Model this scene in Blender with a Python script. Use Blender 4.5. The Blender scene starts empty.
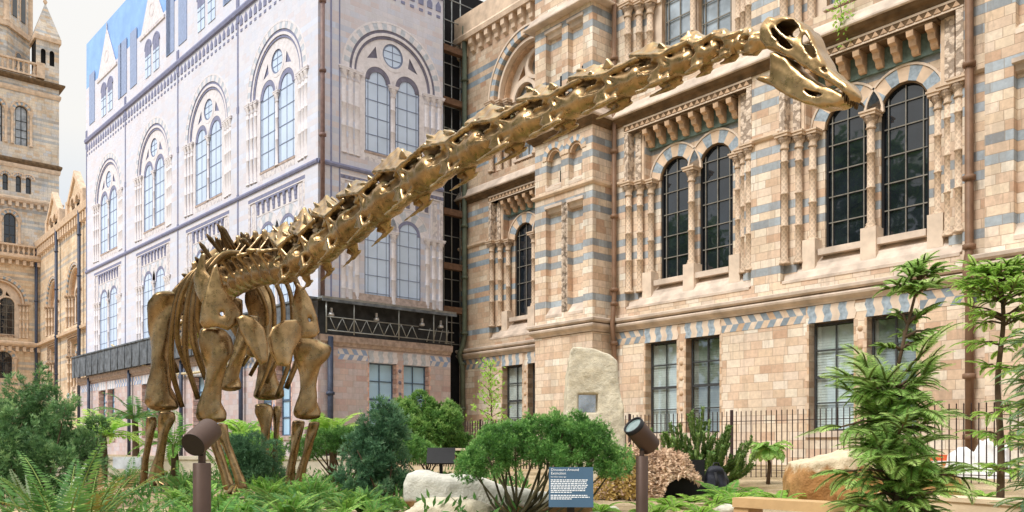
import bpy, math, random
import numpy as np
from mathutils import Vector, Matrix
from mathutils.geometry import tessellate_polygon

random.seed(7)
rng = np.random.default_rng(7)
PI = math.pi
SC = bpy.context.scene
COL = SC.collection
EYE = 1.5
G = 0.93            # level of the planted terrace the skeleton stands on

# ------------------------------------------------------------------ basics
def tag(o, label=None, cat=None, group=None, kind=None):
    if label: o['label'] = label
    if cat: o['category'] = cat
    if group: o['group'] = group
    if kind: o['kind'] = kind
    return o

def thing(name, label, cat, loc=(0, 0, 0), rz=0.0, group=None):
    o = bpy.data.objects.new(name, None)
    COL.objects.link(o)
    o.location = loc
    o.rotation_euler = (0, 0, rz)
    o.empty_display_size = 0.1
    return tag(o, label, cat, group)

def link_mesh(name, me, parent=None, loc=None, rz=None):
    o = bpy.data.objects.new(name, me)
    COL.objects.link(o)
    if parent: o.parent = parent
    if loc: o.location = loc
    if rz: o.rotation_euler = (0, 0, rz)
    return o

def dup(root, loc, rz=0.0, sc=None, label=None):
    r = root.copy(); COL.objects.link(r)
    r.location = loc; r.rotation_euler = (0, 0, rz)
    if sc: r.scale = (sc, sc, sc)
    if label: r['label'] = label
    for ch in list(root.children):
        c = ch.copy(); COL.objects.link(c); c.parent = r
        for g in list(ch.children):
            d = g.copy(); COL.objects.link(d); d.parent = c
    return r

class MB:
    def __init__(s):
        s.V = []; s.F = []; s.M = []; s.S = []
    def add(s, vs, fs, m=0, sm=False):
        b = len(s.V); s.V += [tuple(v) for v in vs]
        for f in fs:
            s.F.append(tuple(i + b for i in f)); s.M.append(m); s.S.append(sm)
        return s
    def box(s, x0, x1, y0, y1, z0, z1, m=0):
        vs = [(x, y, z) for z in (z0, z1) for y in (y0, y1) for x in (x0, x1)]
        return s.add(vs, [(0, 2, 3, 1), (4, 5, 7, 6), (0, 1, 5, 4), (2, 6, 7, 3), (0, 4, 6, 2), (1, 3, 7, 5)], m)
    def prism_x(s, prof, x0, x1, m=0):          # prof: (y,z) loop
        n = len(prof)
        vs = [(x0, y, z) for y, z in prof] + [(x1, y, z) for y, z in prof]
        fs = [(i, (i + 1) % n, n + (i + 1) % n, n + i) for i in range(n)]
        fs += [tuple(range(n))[::-1], tuple(range(n, 2 * n))]
        return s.add(vs, fs, m)
    def prism_y(s, prof, y0, y1, m=0):          # prof: (x,z) loop
        n = len(prof)
        vs = [(x, y0, z) for x, z in prof] + [(x, y1, z) for x, z in prof]
        fs = [(i, (i + 1) % n, n + (i + 1) % n, n + i) for i in range(n)]
        fs += [tuple(range(n)), tuple(range(n, 2 * n))[::-1]]
        return s.add(vs, fs, m)
    def prism_z(s, prof, z0, z1, m=0):
        n = len(prof)
        vs = [(x, y, z0) for x, y in prof] + [(x, y, z1) for x, y in prof]
        fs = [(i, (i + 1) % n, n + (i + 1) % n, n + i) for i in range(n)]
        fs += [tuple(range(n))[::-1], tuple(range(n, 2 * n))]
        return s.add(vs, fs, m)
    def lathe(s, cx, cy, prof, n=14, m=0, sm=True, wob=None):
        b = []
        for k, (r, z) in enumerate(prof):
            for i in range(n):
                a = 2 * PI * i / n
                rr = r * (wob(a, z) if wob else 1)
                b.append((cx + rr * math.cos(a), cy + rr * math.sin(a), z))
        fs = []
        for k in range(len(prof) - 1):
            for i in range(n):
                j = (i + 1) % n
                fs.append((k * n + i, k * n + j, (k + 1) * n + j, (k + 1) * n + i))
        s.add(b, fs, m, sm)
        s.add(b[:n], [tuple(range(n))[::-1]], m); s.add(b[-n:], [tuple(range(n))], m)
        return s
    def tube(s, path, rad, n=8, m=0, sm=True, cap=True):
        P = [Vector(p) for p in path]
        if not isinstance(rad, (list, tuple)): rad = [rad] * len(P)
        vs = []; up = None
        for i, p in enumerate(P):
            t = (P[min(i + 1, len(P) - 1)] - P[max(i - 1, 0)])
            if t.length < 1e-9: t = Vector((0, 0, 1))
            t.normalize()
            if up is None:
                up = Vector((0, 0, 1)) if abs(t.z) < .9 else Vector((1, 0, 0))
            a = t.cross(up)
            if a.length < 1e-6: a = t.cross(Vector((0, 1, 0.3)))
            a.normalize(); b = a.cross(t); b.normalize(); up = b
            r = rad[i]
            ra, rb = r if isinstance(r, tuple) else (r, r)
            for k in range(n):
                c, d = math.cos(2 * PI * k / n), math.sin(2 * PI * k / n)
                vs.append(p + a * (c * ra) + b * (d * rb))
        fs = []
        for i in range(len(P) - 1):
            for k in range(n):
                j = (k + 1) % n
                fs.append((i * n + k, i * n + j, (i + 1) * n + j, (i + 1) * n + k))
        if cap:
            fs.append(tuple(range(n))[::-1]); fs.append(tuple(range((len(P) - 1) * n, len(P) * n)))
        return s.add(vs, fs, m, sm)
    def ring(s, cx, cz, r0, r1, y0, y1, a0=0.0, a1=PI, n=24, m=0):
        mf = m if callable(m) else (lambda i: m)
        for i in range(n):
            p, q = a0 + (a1 - a0) * i / n, a0 + (a1 - a0) * (i + 1) / n
            pts = [(cx + r * math.cos(a), cz + r * math.sin(a)) for r, a in ((r0, p), (r1, p), (r1, q), (r0, q))]
            vs = [(x, y, z) for y in (y0, y1) for x, z in pts]
            s.add(vs, [(0, 1, 2, 3), (0, 3, 7, 4), (1, 5, 6, 2), (4, 7, 6, 5)] + ([(0, 4, 5, 1)] if i == 0 else []) + ([(3, 2, 6, 7)] if i == n - 1 else []), mf(i))
        return s
    def wall(s, outer, holes, y, m=0):
        loops = [[Vector((u, z, 0)) for u, z in outer]] + [[Vector((u, z, 0)) for u, z in h] for h in holes]
        pts = [v for l in loops for v in l]
        tris = tessellate_polygon(loops)
        return s.add([(v.x, y, v.y) for v in pts], [tuple(t) for t in tris], m)
    def reveal(s, poly, y0, y1, m=0, sm=False):
        n = len(poly)
        vs = [(u, y0, z) for u, z in poly] + [(u, y1, z) for u, z in poly]
        return s.add(vs, [(i, (i + 1) % n, n + (i + 1) % n, n + i) for i in range(n)], m, sm)
    def mesh(s, mats, name='m'):
        me = bpy.data.meshes.new(name)
        me.from_pydata(s.V, [], s.F)
        for mt in (mats if isinstance(mats, (list, tuple)) else [mats]): me.materials.append(mt)
        me.polygons.foreach_set('material_index', s.M)
        me.polygons.foreach_set('use_smooth', s.S)
        me.update()
        return me
    def build(s, name, mats, parent=None, loc=None, rz=None):
        return link_mesh(name, s.mesh(mats, name), parent, loc, rz)

def rect(u0, u1, z0, z1): return [(u0, z0), (u1, z0), (u1, z1), (u0, z1)]
def archp(u0, u1, zb, zs, n=14):
    c, r = (u0 + u1) / 2, (u1 - u0) / 2
    return [(u0, zb), (u1, zb)] + [(c + r * math.cos(PI * i / n), zs + r * math.sin(PI * i / n)) for i in range(n + 1)]
def circ(c, z, r, n=20): return [(c + r * math.cos(2 * PI * i / n), z + r * math.sin(2 * PI * i / n)) for i in range(n)]

# --------------------------------------------------------------- materials
class NT:
    def __init__(s, name):
        s.m = bpy.data.materials.new(name); s.m.use_nodes = True
        s.t = s.m.node_tree; s.t.nodes.clear()
        s.out = s.n('ShaderNodeOutputMaterial')
    def n(s, typ, **k):
        nd = s.t.nodes.new(typ)
        for a, v in k.items():
            if a.startswith('i_'): nd.inputs[a[2:].replace('_', ' ')].default_value = v
            elif a.startswith('n_'): nd.inputs[int(a[2:])].default_value = v
            else: setattr(nd, a, v)
        return nd
    def l(s, a, b): s.t.links.new(a, b)
    def math(s, op, a, b=None, c=None):
        nd = s.n('ShaderNodeMath', operation=op)
        for i, v in enumerate((a, b, c)):
            if v is None: continue
            if hasattr(v, 'is_output'): s.l(v, nd.inputs[i])
            else: nd.inputs[i].default_value = v
        return nd.outputs[0]
    def mix(s, f, a, b, typ='MIX'):
        nd = s.n('ShaderNodeMix', data_type='RGBA', blend_type=typ)
        for i, v in ((0, f), (6, a), (7, b)):
            if hasattr(v, 'is_output'): s.l(v, nd.inputs[i])
            else: nd.inputs[i].default_value = (v if i == 0 else (*v, 1)) if not (i and len(v) == 4) else v
        return nd.outputs[2]
    def ramp(s, f, stops, interp='LINEAR'):
        nd = s.n('ShaderNodeValToRGB'); cr = nd.color_ramp; cr.interpolation = interp
        while len(cr.elements) < len(stops): cr.elements.new(0.5)
        for e, (p, c) in zip(cr.elements, stops):
            e.position = p; e.color = (*c, 1) if len(c) == 3 else c
        s.l(f, nd.inputs[0]); return nd.outputs[0]
    def noise(s, vec, scale, det=4, rough=.55):
        nd = s.n('ShaderNodeTexNoise'); nd.inputs['Scale'].default_value = scale
        nd.inputs['Detail'].default_value = det; nd.inputs['Roughness'].default_value = rough
        if vec is not None: s.l(vec, nd.inputs['Vector'])
        return nd.outputs[0]
    def obj(s): return s.n('ShaderNodeTexCoord').outputs['Object']
    def bsdf(s, col, rough=.6, metal=0., bump=None, bstr=.3, bdist=.02, spec=.3, **k):
        b = s.n('ShaderNodeBsdfPrincipled')
        if hasattr(col, 'is_output'): s.l(col, b.inputs['Base Color'])
        else: b.inputs['Base Color'].default_value = (*col, 1)
        if hasattr(rough, 'is_output'): s.l(rough, b.inputs['Roughness'])
        else: b.inputs['Roughness'].default_value = rough
        b.inputs['Metallic'].default_value = metal
        b.inputs['Specular IOR Level'].default_value = spec
        if bump is not None:
            bn = s.n('ShaderNodeBump'); bn.inputs['Strength'].default_value = bstr; bn.inputs['Distance'].default_value = bdist
            s.l(bump, bn.inputs['Height']); s.l(bn.outputs[0], b.inputs['Normal'])
        s.l(b.outputs[0], s.out.inputs[0]); return b

def plain(name, col, rough=.6, metal=0., var=.25, scale=6., bstr=.15, spec=.3, bscale=40., island=0.):
    t = NT(name); o = t.obj()
    n = t.noise(o, scale)
    lo = tuple(max(0, c * (1 - var)) for c in col); hi = tuple(min(1, c * (1 + var)) for c in col)
    c = t.ramp(n, [(.3, lo), (.7, hi)])
    if island:
        g = t.n('ShaderNodeNewGeometry').outputs['Random Per Island']
        c = t.mix(1, c, t.ramp(g, [(0, (1 - island,) * 3), (1, (1 + island * .6,) * 3)]), 'MULTIPLY')
    t.bsdf(c, rough, metal, t.noise(o, bscale, 3), bstr, .01, spec)
    return t.m

DESAT = [0.]
def srgb(r, g, b):
    return tuple((x / 255 / 12.92) if x / 255 <= .04045 else ((x / 255 + .055) / 1.055) ** 2.4 for x in (r, g, b))

def stone(name, pal, blue, rows, h=.24, w=.52, mort=(.30, .24, .18), haze=0., hazec=(.8, .8, .86), var=.3, mfac=.55, blue_amt=1., band=None):
    t = NT(name); o = t.obj()
    sp = t.n('ShaderNodeSeparateXYZ'); t.l(o, sp.inputs[0])
    s_ = t.math('ADD', sp.outputs[0], sp.outputs[1])
    z_ = t.math('ADD', sp.outputs[2], h / 2)
    row = t.math('FLOOR', t.math('DIVIDE', z_, h))
    # each course is shifted by its own amount so that joints do not line up
    wn = t.n('ShaderNodeTexWhiteNoise', noise_dimensions='1D'); t.l(row, wn.inputs['W'])
    s2 = t.math('ADD', s_, t.math('MULTIPLY', wn.outputs[0], w * .6))
    cb = t.n('ShaderNodeCombineXYZ'); t.l(s2, cb.inputs[0]); t.l(z_, cb.inputs[1])
    br = t.n('ShaderNodeTexBrick')
    br.offset = .5; br.squash = .8; br.squash_frequency = 3
    t.l(cb.outputs[0], br.inputs['Vector'])
    br.inputs['Color1'].default_value = (0, 0, 0, 1); br.inputs['Color2'].default_value = (1, 1, 1, 1)
    br.inputs['Mortar'].default_value = (.5, .5, .5, 1)
    br.inputs['Scale'].default_value = 1; br.inputs['Mortar Size'].default_value = .009
    br.inputs['Mortar Smooth'].default_value = .3; br.inputs['Bias'].default_value = 0
    br.inputs['Brick Width'].default_value = w; br.inputs['Row Height'].default_value = h
    n = len(pal)
    c = t.ramp(br.outputs['Color'], [(i / (n - 1), p) for i, p in enumerate(pal)])
    if rows:
        msk = None
        for k in rows:
            q = t.math('COMPARE', row, k, .25)
            msk = q if msk is None else t.math('ADD', msk, q)
        bc = t.ramp(br.outputs['Color'], [(0, tuple(x * .75 for x in blue)), (.5, blue), (1, tuple(min(1, x * 1.3) for x in blue))])
        c = t.mix(t.math('MULTIPLY', msk, blue_amt), c, bc)
    big = t.noise(o, .55, 5); fine = t.noise(o, 9, 4)
    mp = t.n('ShaderNodeMapping'); t.l(o, mp.inputs[0]); mp.inputs['Scale'].default_value = (1, 1, .12)
    streak = t.noise(mp.outputs[0], 2.2, 5)
    c = t.mix(1, c, t.ramp(big, [(.3, (1 - var,) * 3), (.7, (1 + var * .4,) * 3)]), 'MULTIPLY')
    c = t.mix(1, c, t.ramp(fine, [(.25, (.82,) * 3), (.75, (1.1,) * 3)]), 'MULTIPLY')
    c = t.mix(t.math('MULTIPLY', t.math('GREATER_THAN', streak, .56), .18), c, (.23, .19, .15))
    c = t.mix(t.math('MULTIPLY', br.outputs['Fac'], mfac), c, mort)
    if haze: c = t.mix(haze, c, hazec)
    hgt = t.math('SUBTRACT', t.math('MULTIPLY', fine, .4), br.outputs['Fac'])
    t.bsdf(c, .8, 0, hgt, .45, .015, .25)
    return t.m

def chequer(name, cols, haze=0., hazec=(.8, .8, .86)):
    # two courses of leaning lozenges in blue, cream and orange
    t = NT(name); o = t.obj()
    sp = t.n('ShaderNodeSeparateXYZ'); t.l(o, sp.inputs[0])
    zz = t.math('DIVIDE', t.math('SUBTRACT', sp.outputs[2], 5.03), .225)
    row = t.math('FLOOR', zz)
    sg = t.math('SUBTRACT', t.math('MULTIPLY', t.math('MODULO', t.math('ADD', row, 20), 2), 2), 1)
    fz = t.math('FRACT', zz)
    sh = t.math('ADD', sp.outputs[0], t.math('MULTIPLY', t.math('MULTIPLY', sg, fz), .13))
    cell = t.math('FLOOR', t.math('DIVIDE', t.math('ADD', sh, t.math('MULTIPLY', row, .11)), .22))
    alt = t.math('MODULO', t.math('ADD', cell, 200), 2)
    cb = t.n('ShaderNodeCombineXYZ'); t.l(cell, cb.inputs[0]); t.l(row, cb.inputs[1])
    wn = t.n('ShaderNodeTexWhiteNoise', noise_dimensions='3D'); t.l(cb.outputs[0], wn.inputs['Vector'])
    lightc = t.ramp(wn.outputs[0], [(0, cols[1]), (.45, cols[2]), (.8, cols[3])], 'CONSTANT')
    darkc = t.ramp(wn.outputs[0], [(0, cols[0]), (.6, tuple(x * .7 for x in cols[0])), (1, tuple(x * .85 for x in cols[0]))])
    c = t.mix(alt, darkc, lightc)
    c = t.mix(1, c, t.ramp(t.noise(o, 7), [(.3, (.8,) * 3), (.7, (1.1,) * 3)]), 'MULTIPLY')
    if haze: c = t.mix(haze, c, hazec)
    t.bsdf(c, .7, 0, t.noise(o, 30), .2, .01)
    return t.m

def carved(name, col, sx=.16, depth=.05, dark=(.10, .06, .04)):
    # terracotta cast in a repeating leaf relief
    t = NT(name); o = t.obj()
    v = t.n('ShaderNodeTexVoronoi', feature='SMOOTH_F1'); v.inputs['Scale'].default_value = 1 / sx; t.l(o, v.inputs['Vector'])
    d = v.outputs['Distance']; n = t.noise(o, 25, 3)
    hgt = t.math('ADD', t.math('SUBTRACT', 1, d), t.math('MULTIPLY', n, .4))
    c = t.mix(t.math('MULTIPLY', t.math('GREATER_THAN', d, .46), .55), t.ramp(n, [(.3, tuple(x * .8 for x in col)), (.7, tuple(min(1, x * 1.15) for x in col))]), dark)
    t.bsdf(c, .75, 0, hgt, 1.0, depth, .25)
    return t.m

def twisted(name, col):
    # column shafts cast with a fine lozenge network
    t = NT(name); o = t.obj()
    sp = t.n('ShaderNodeSeparateXYZ'); t.l(o, sp.inputs[0])
    an = t.math('ARCTAN2', sp.outputs[1], sp.outputs[0])
    a = t.math('MULTIPLY', an, 5 / (2 * PI)); z = t.math('MULTIPLY', sp.outputs[2], 6.)
    f = t.math('ABSOLUTE', t.math('SUBTRACT', t.math('FRACT', t.math('ADD', a, z)), .5))
    g = t.math('ABSOLUTE', t.math('SUBTRACT', t.math('FRACT', t.math('SUBTRACT', z, a)), .5))
    hgt = t.math('MAXIMUM', f, g); n = t.noise(o, 5)
    w = t.n('ShaderNodeObjectInfo').outputs['Random']
    c = t.ramp(n, [(.3, tuple(x * .82 for x in col)), (.7, tuple(min(1, x * 1.12) for x in col))])
    c = t.mix(1, c, t.ramp(hgt, [(.25, (.78,) * 3), (.42, (1.05,) * 3)]), 'MULTIPLY')
    c = t.mix(1, c, t.ramp(w, [(0, (.88,) * 3), (1, (1.08,) * 3)]), 'MULTIPLY')
    t.bsdf(c, .7, 0, hgt, .5, .02)
    return t.m

def glass(name, col, rough=.03, spec=.6, var=.5):
    t = NT(name); o = t.obj()
    n = t.noise(o, 1.3, 3)
    c = t.ramp(n, [(.35, tuple(x * (1 - var) for x in col)), (.65, col)])
    w = t.noise(o, 2.2, 1)
    t.bsdf(c, rough, 0, w, .06, .05, spec)
    return t.m

def clearglass(name, refl=.2):
    t = NT(name)
    g = t.n('ShaderNodeBsdfGlossy'); g.inputs['Roughness'].default_value = .03; g.inputs['Color'].default_value = (.9, .93, .95, 1)
    tr = t.n('ShaderNodeBsdfTransparent'); tr.inputs['Color'].default_value = (.9, .93, .92, 1)
    mx = t.n('ShaderNodeMixShader'); mx.inputs[0].default_value = refl
    t.l(tr.outputs[0], mx.inputs[1]); t.l(g.outputs[0], mx.inputs[2]); t.l(mx.outputs[0], t.out.inputs[0])
    return t.m
# =============================================================== MUSEUM
def pal(*cs, k=.8): return [tuple(k * (.90 * v + .10 * w) for v, w in zip(srgb(*c), srgb(228, 216, 210))) for c in cs]
PMAIN = pal((204, 166, 136), (226, 198, 168), (236, 216, 190), (220, 186, 158), (242, 228, 206), (232, 208, 186), (246, 238, 222), k=.96)
PWARM = pal((206, 162, 130), (224, 192, 160), (234, 210, 182), (216, 178, 146), (242, 224, 200), k=.84)
PWRAP = pal((205, 170, 160), (214, 190, 186), (196, 202, 226), (222, 214, 220), (180, 196, 226), (228, 220, 216), k=.8)
PTOW = pal((218, 190, 158), (228, 210, 186), (216, 212, 208), (232, 216, 192), (206, 208, 212), k=1.)
BLUE = tuple(.9 * v for v in srgb(160, 174, 186))
SROWS = [28, 34, 36, 41, 43, 49, 51, 60, 62, 68, 70, 76, 78]
TCb = tuple(.82 * v for v in srgb(230, 204, 178))
TCd = tuple(.78 * v for v in srgb(218, 184, 152))
TCp = tuple(.85 * v for v in srgb(234, 214, 194))

M_stone = stone('terracotta_blocks', PMAIN, BLUE, SROWS, var=.22, blue_amt=.88)
M_lower = stone('terracotta_blocks_plain', PMAIN, BLUE, [], h=.252, w=.5, var=.22)
M_stoneA = stone('terracotta_blocks_warm', PWARM, BLUE, SROWS)
M_tc = plain('buff_terracotta', TCb, .75, var=.22, scale=2.5)
M_tcd = plain('orange_terracotta', TCd, .75, var=.3, scale=4)
M_tcp = plain('pale_terracotta', TCp, .75, var=.2, scale=2)
M_ledge = plain('weathered_terracotta', tuple(.8 * v for v in srgb(222, 204, 188)), .85, var=.3, scale=1.6)
M_sootshade = plain('soot_shade_terracotta', tuple(.7 * v for v in srgb(128, 104, 78)), .9, var=.4, scale=3)  # dark brown for soot and for shade painted under ledges
M_blue = plain('blue_terracotta', BLUE, .7, var=.35, scale=7)
M_teal = plain('teal_tiles', tuple(.8 * v for v in srgb(112, 132, 124)), .6, var=.3, scale=8)
M_carve = carved('carved_terracotta', TCb)
M_carvep = carved('carved_pale_terracotta', TCp, .13)
M_frz = carved('carved_frieze', TCp, .2, .06)
M_shaft = twisted('patterned_shaft', TCb)
M_cheq = chequer('chequered_courses', [BLUE, TCp, TCb, TCd])
M_bar = plain('grey_glazing_bars', srgb(128, 124, 116), .5)
M_frame = plain('dark_sash_paint', srgb(66, 68, 70), .45)
M_gdark = glass('dark_leaded_glass', (.016, .022, .030), .03, 1.)
M_gsky = glass('upper_window_glass', (.42, .50, .58), .03, 1.)  # pale blue base colour stands in for reflected sky
M_gsash = clearglass('sash_glass', .13)
M_blind = plain('white_blind', (.86, .90, .90), .7, var=.15, scale=3)
M_blindd = plain('grey_blind', (.34, .35, .33), .7, var=.3, scale=2)
M_pipe = plain('brown_iron_pipe', srgb(126, 98, 78), .55, var=.2, scale=3)
M_pipeg = plain('grey_green_iron_pipe', srgb(92, 100, 84), .55, var=.25, scale=3)
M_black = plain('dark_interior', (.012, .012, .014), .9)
S_MAIN = dict(stone=M_stone, lower=M_lower, tc=M_tc, tcd=M_tcd, tcp=M_tcp, blue=M_blue, teal=M_teal, carve=M_carve, carvep=M_carvep,
              frz=M_frz, shaft=M_shaft, cheq=M_cheq, bar=M_bar, frame=M_frame, gmid=M_gdark, gup=M_gsky, glow=M_gsash, blind=M_blind,
              ledge=M_ledge, sootshade=M_sootshade, ds=1., ww=1.31, hazeband=None)

HZ = tuple(.95 * v for v in srgb(231, 233, 247))
def hz(c, f=.6): return tuple(a * (1 - f) + b * f for a, b in zip(c, HZ))
M_wrap = stone('printed_wrap', PWRAP, tuple(.9 * v for v in srgb(186, 202, 232)), SROWS, mort=(.5, .5, .56), haze=.7, hazec=HZ, var=.16, mfac=.4)
M_wrapr = stone('printed_wrap_near', PWRAP, tuple(.9 * v for v in srgb(170, 192, 228)), SROWS, mort=(.45, .43, .48), haze=.55, hazec=tuple(.95 * v for v in srgb(230, 229, 240)), var=.18, mfac=.45)
M_wlow = stone('pale_base_blocks', pal((206, 160, 150), (222, 186, 172), (214, 196, 200), (228, 206, 196), (200, 150, 136), k=.82), BLUE, [], h=.252, w=.5, haze=.22, hazec=HZ)
M_wtc = plain('printed_moulding', hz(TCb, .72), .8, var=.12)
M_wtcd = plain('printed_shadow', tuple(.85 * v for v in srgb(142, 146, 178)), .8, var=.15)
M_wblue = plain('printed_blue', hz(BLUE, .45), .8, var=.2)
M_wcarve = carved('printed_carving', hz(TCp, .6), .16, .01, (.42, .40, .46))
M_wbar = plain('printed_bars', srgb(126, 138, 166), .7)
M_wglass = plain('printed_glass', tuple(.95 * v for v in srgb(206, 224, 250)), .5, var=.1, scale=.7)
M_wcheq = chequer('pale_chequers', [tuple(.9 * v for v in srgb(126, 164, 220)), TCp, hz(TCp, .5), hz(BLUE, .2)], .25, HZ)
M_wlglass = plain('pale_blue_glass', srgb(176, 214, 244), .2, var=.12, scale=1., spec=.6)
M_wroof = plain('printed_slate_roof', srgb(142, 182, 236), .8, var=.14, scale=.8)
M_wpane = plain('printed_grey_panel', srgb(150, 166, 200), .8, var=.12)
S_WRAP = dict(stone=M_wrap, lower=M_wlow, tc=M_wtc, tcd=M_wtcd, tcp=M_wtc, blue=M_wblue, teal=M_wtc, carve=M_wcarve, carvep=M_wcarve, frz=M_wcarve,
              shaft=M_wtc, cheq=M_wcheq, bar=M_wbar, frame=plain('steel_blue_sash', srgb(84, 104, 128), .5), gmid=M_wglass, gup=M_wglass, glow=M_wlglass, blind=None,
              ledge=plain('grey_ledge', srgb(176, 158, 150), .85, var=.3), sootshade=M_wtcd, ds=.14, ww=1.25, q1=plain('pale_brick_quoin', srgb(206, 164, 150), .8), q2=plain('pink_quoin', srgb(220, 186, 174), .8))
S_WRAPR = dict(S_WRAP); S_WRAPR.update(stone=M_wrapr, tcd=plain('printed_deep_shadow', srgb(118, 116, 134), .8, var=.2))
M_ts = stone('tower_blocks', PTOW, BLUE, [k for k in range(20, 260) if k % 17 in (3, 5, 9, 11)], h=.30, w=.62, var=.3, blue_amt=.55)
M_tsw = stone('wing_blocks', pal((224, 192, 154), (234, 210, 178), (238, 218, 190), (228, 198, 164), k=.95), BLUE, SROWS, h=.30, w=.62, blue_amt=.5)
S_TOW = dict(S_MAIN); S_TOW.update(stone=M_ts, shaft=M_tc, gmid=M_gdark, gup=M_gdark)
S_WING = dict(S_MAIN); S_WING.update(stone=M_tsw, shaft=M_tc, gup=M_gdark)

NOSPLIT = {'wall', 'wrap_sheet', 'buttress', 'dentil_band', 'truss_railing', 'gap_scaffold', 'balustrade', 'octagon_window', 'deck_pole', 'lintel'}
_SPL = {}
def split_mesh(me, name):
    if name in NOSPLIT: return [me]
    if me.name in _SPL: return _SPL[me.name]
    V = [tuple(v.co) for v in me.vertices]; par = list(range(len(V)))
    def find(a):
        while par[a] != a: par[a] = par[par[a]]; a = par[a]
        return a
    for p in me.polygons:
        r = find(p.vertices[0])
        for v in p.vertices[1:]: par[find(v)] = r
    comp = {}
    for i, v in enumerate(V): comp.setdefault(find(i), []).append(v)
    bx = [([min(c[k] for c in vs) for k in range(3)], [max(c[k] for c in vs) for k in range(3)], {r}) for r, vs in comp.items()]
    e = .035; ch = True
    while ch:
        ch = False; out = []
        for lo, hi, rs in bx:
            for o in out:
                if all(lo[k] <= o[1][k] + e and hi[k] >= o[0][k] - e for k in range(3)):
                    for k in range(3): o[0][k] = min(o[0][k], lo[k]); o[1][k] = max(o[1][k], hi[k])
                    o[2].update(rs); ch = True; break
            else: out.append((lo, hi, rs))
        bx = out
    res = [me]
    if 1 < len(bx) <= 30:
        res = []
        for lo, hi, rs in bx:
            m = MB(); mp = {}
            for p in me.polygons:
                if find(p.vertices[0]) in rs:
                    m.F.append(tuple(mp.setdefault(v, len(mp)) for v in p.vertices)); m.M.append(p.material_index); m.S.append(p.use_smooth)
            m.V = [None] * len(mp)
            for v, i in mp.items(): m.V[i] = V[v]
            res.append(m.mesh(list(me.materials), name))
    _SPL[me.name] = res
    return res

class Fac:
    def __init__(s, root, rz, S):
        s.r, s.rz, s.S = root, rz, S
        s.rot = Matrix.Rotation(rz, 3, 'Z')
    def put(s, name, me, u=0, y=0, z=0, parent=None):
        if parent is not None: return link_mesh(name, me, parent, (u, y, z))
        for m_ in split_mesh(me, name):
            o = link_mesh(name, m_, s.r)
            o.location = s.rot @ Vector((u, y, z)); o.rotation_euler = (0, 0, s.rz)
        return o

def squash(mb, k):
    if k < 1: mb.V = [(x, y * k, z) for x, y, z in mb.V]
    return mb

def sash(a, b, z0, z1, cols, rows, y, fw=.06, bw=.035, arch=False, zs=None, thick=None):
    """glazing bars in a rectangular or round-headed opening; cols/rows are fractions"""
    m = MB(); d = .04
    w = b - a
    def topz(u):
        if not arch: return z1
        c, r = (a + b) / 2, (b - a) / 2
        return zs + math.sqrt(max(0, r * r - (u - c) ** 2))
    m.box(a, a + fw, y, y + d, z0, zs if arch else z1); m.box(b - fw, b, y, y + d, z0, zs if arch else z1)
    m.box(a + fw, b - fw, y, y + d, z0, z0 + fw)
    if arch: m.ring((a + b) / 2, zs, w / 2 - fw, w / 2, y, y + d, n=16)
    else: m.box(a + fw, b - fw, y, y + d, z1 - fw, z1)
    for f in cols:
        u = a + w * f; m.box(u - bw / 2, u + bw / 2, y - .004, y + d - .01, z0 + fw, topz(u) - .01)
    for i, f in enumerate(rows):
        z = z0 + (z1 - z0) * f; t = bw * (2 if thick == i else 1)
        a2, b2 = a + fw * .5, b - fw * .5
        if arch and z > zs:
            hw = math.sqrt(max(0, (w / 2) ** 2 - (z - zs) ** 2)); a2, b2 = (a + b) / 2 - hw + .01, (a + b) / 2 + hw - .01
        m.box(a2, b2, y - .006, y + d - .015, z - t / 2, z + t / 2)
    return m

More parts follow.
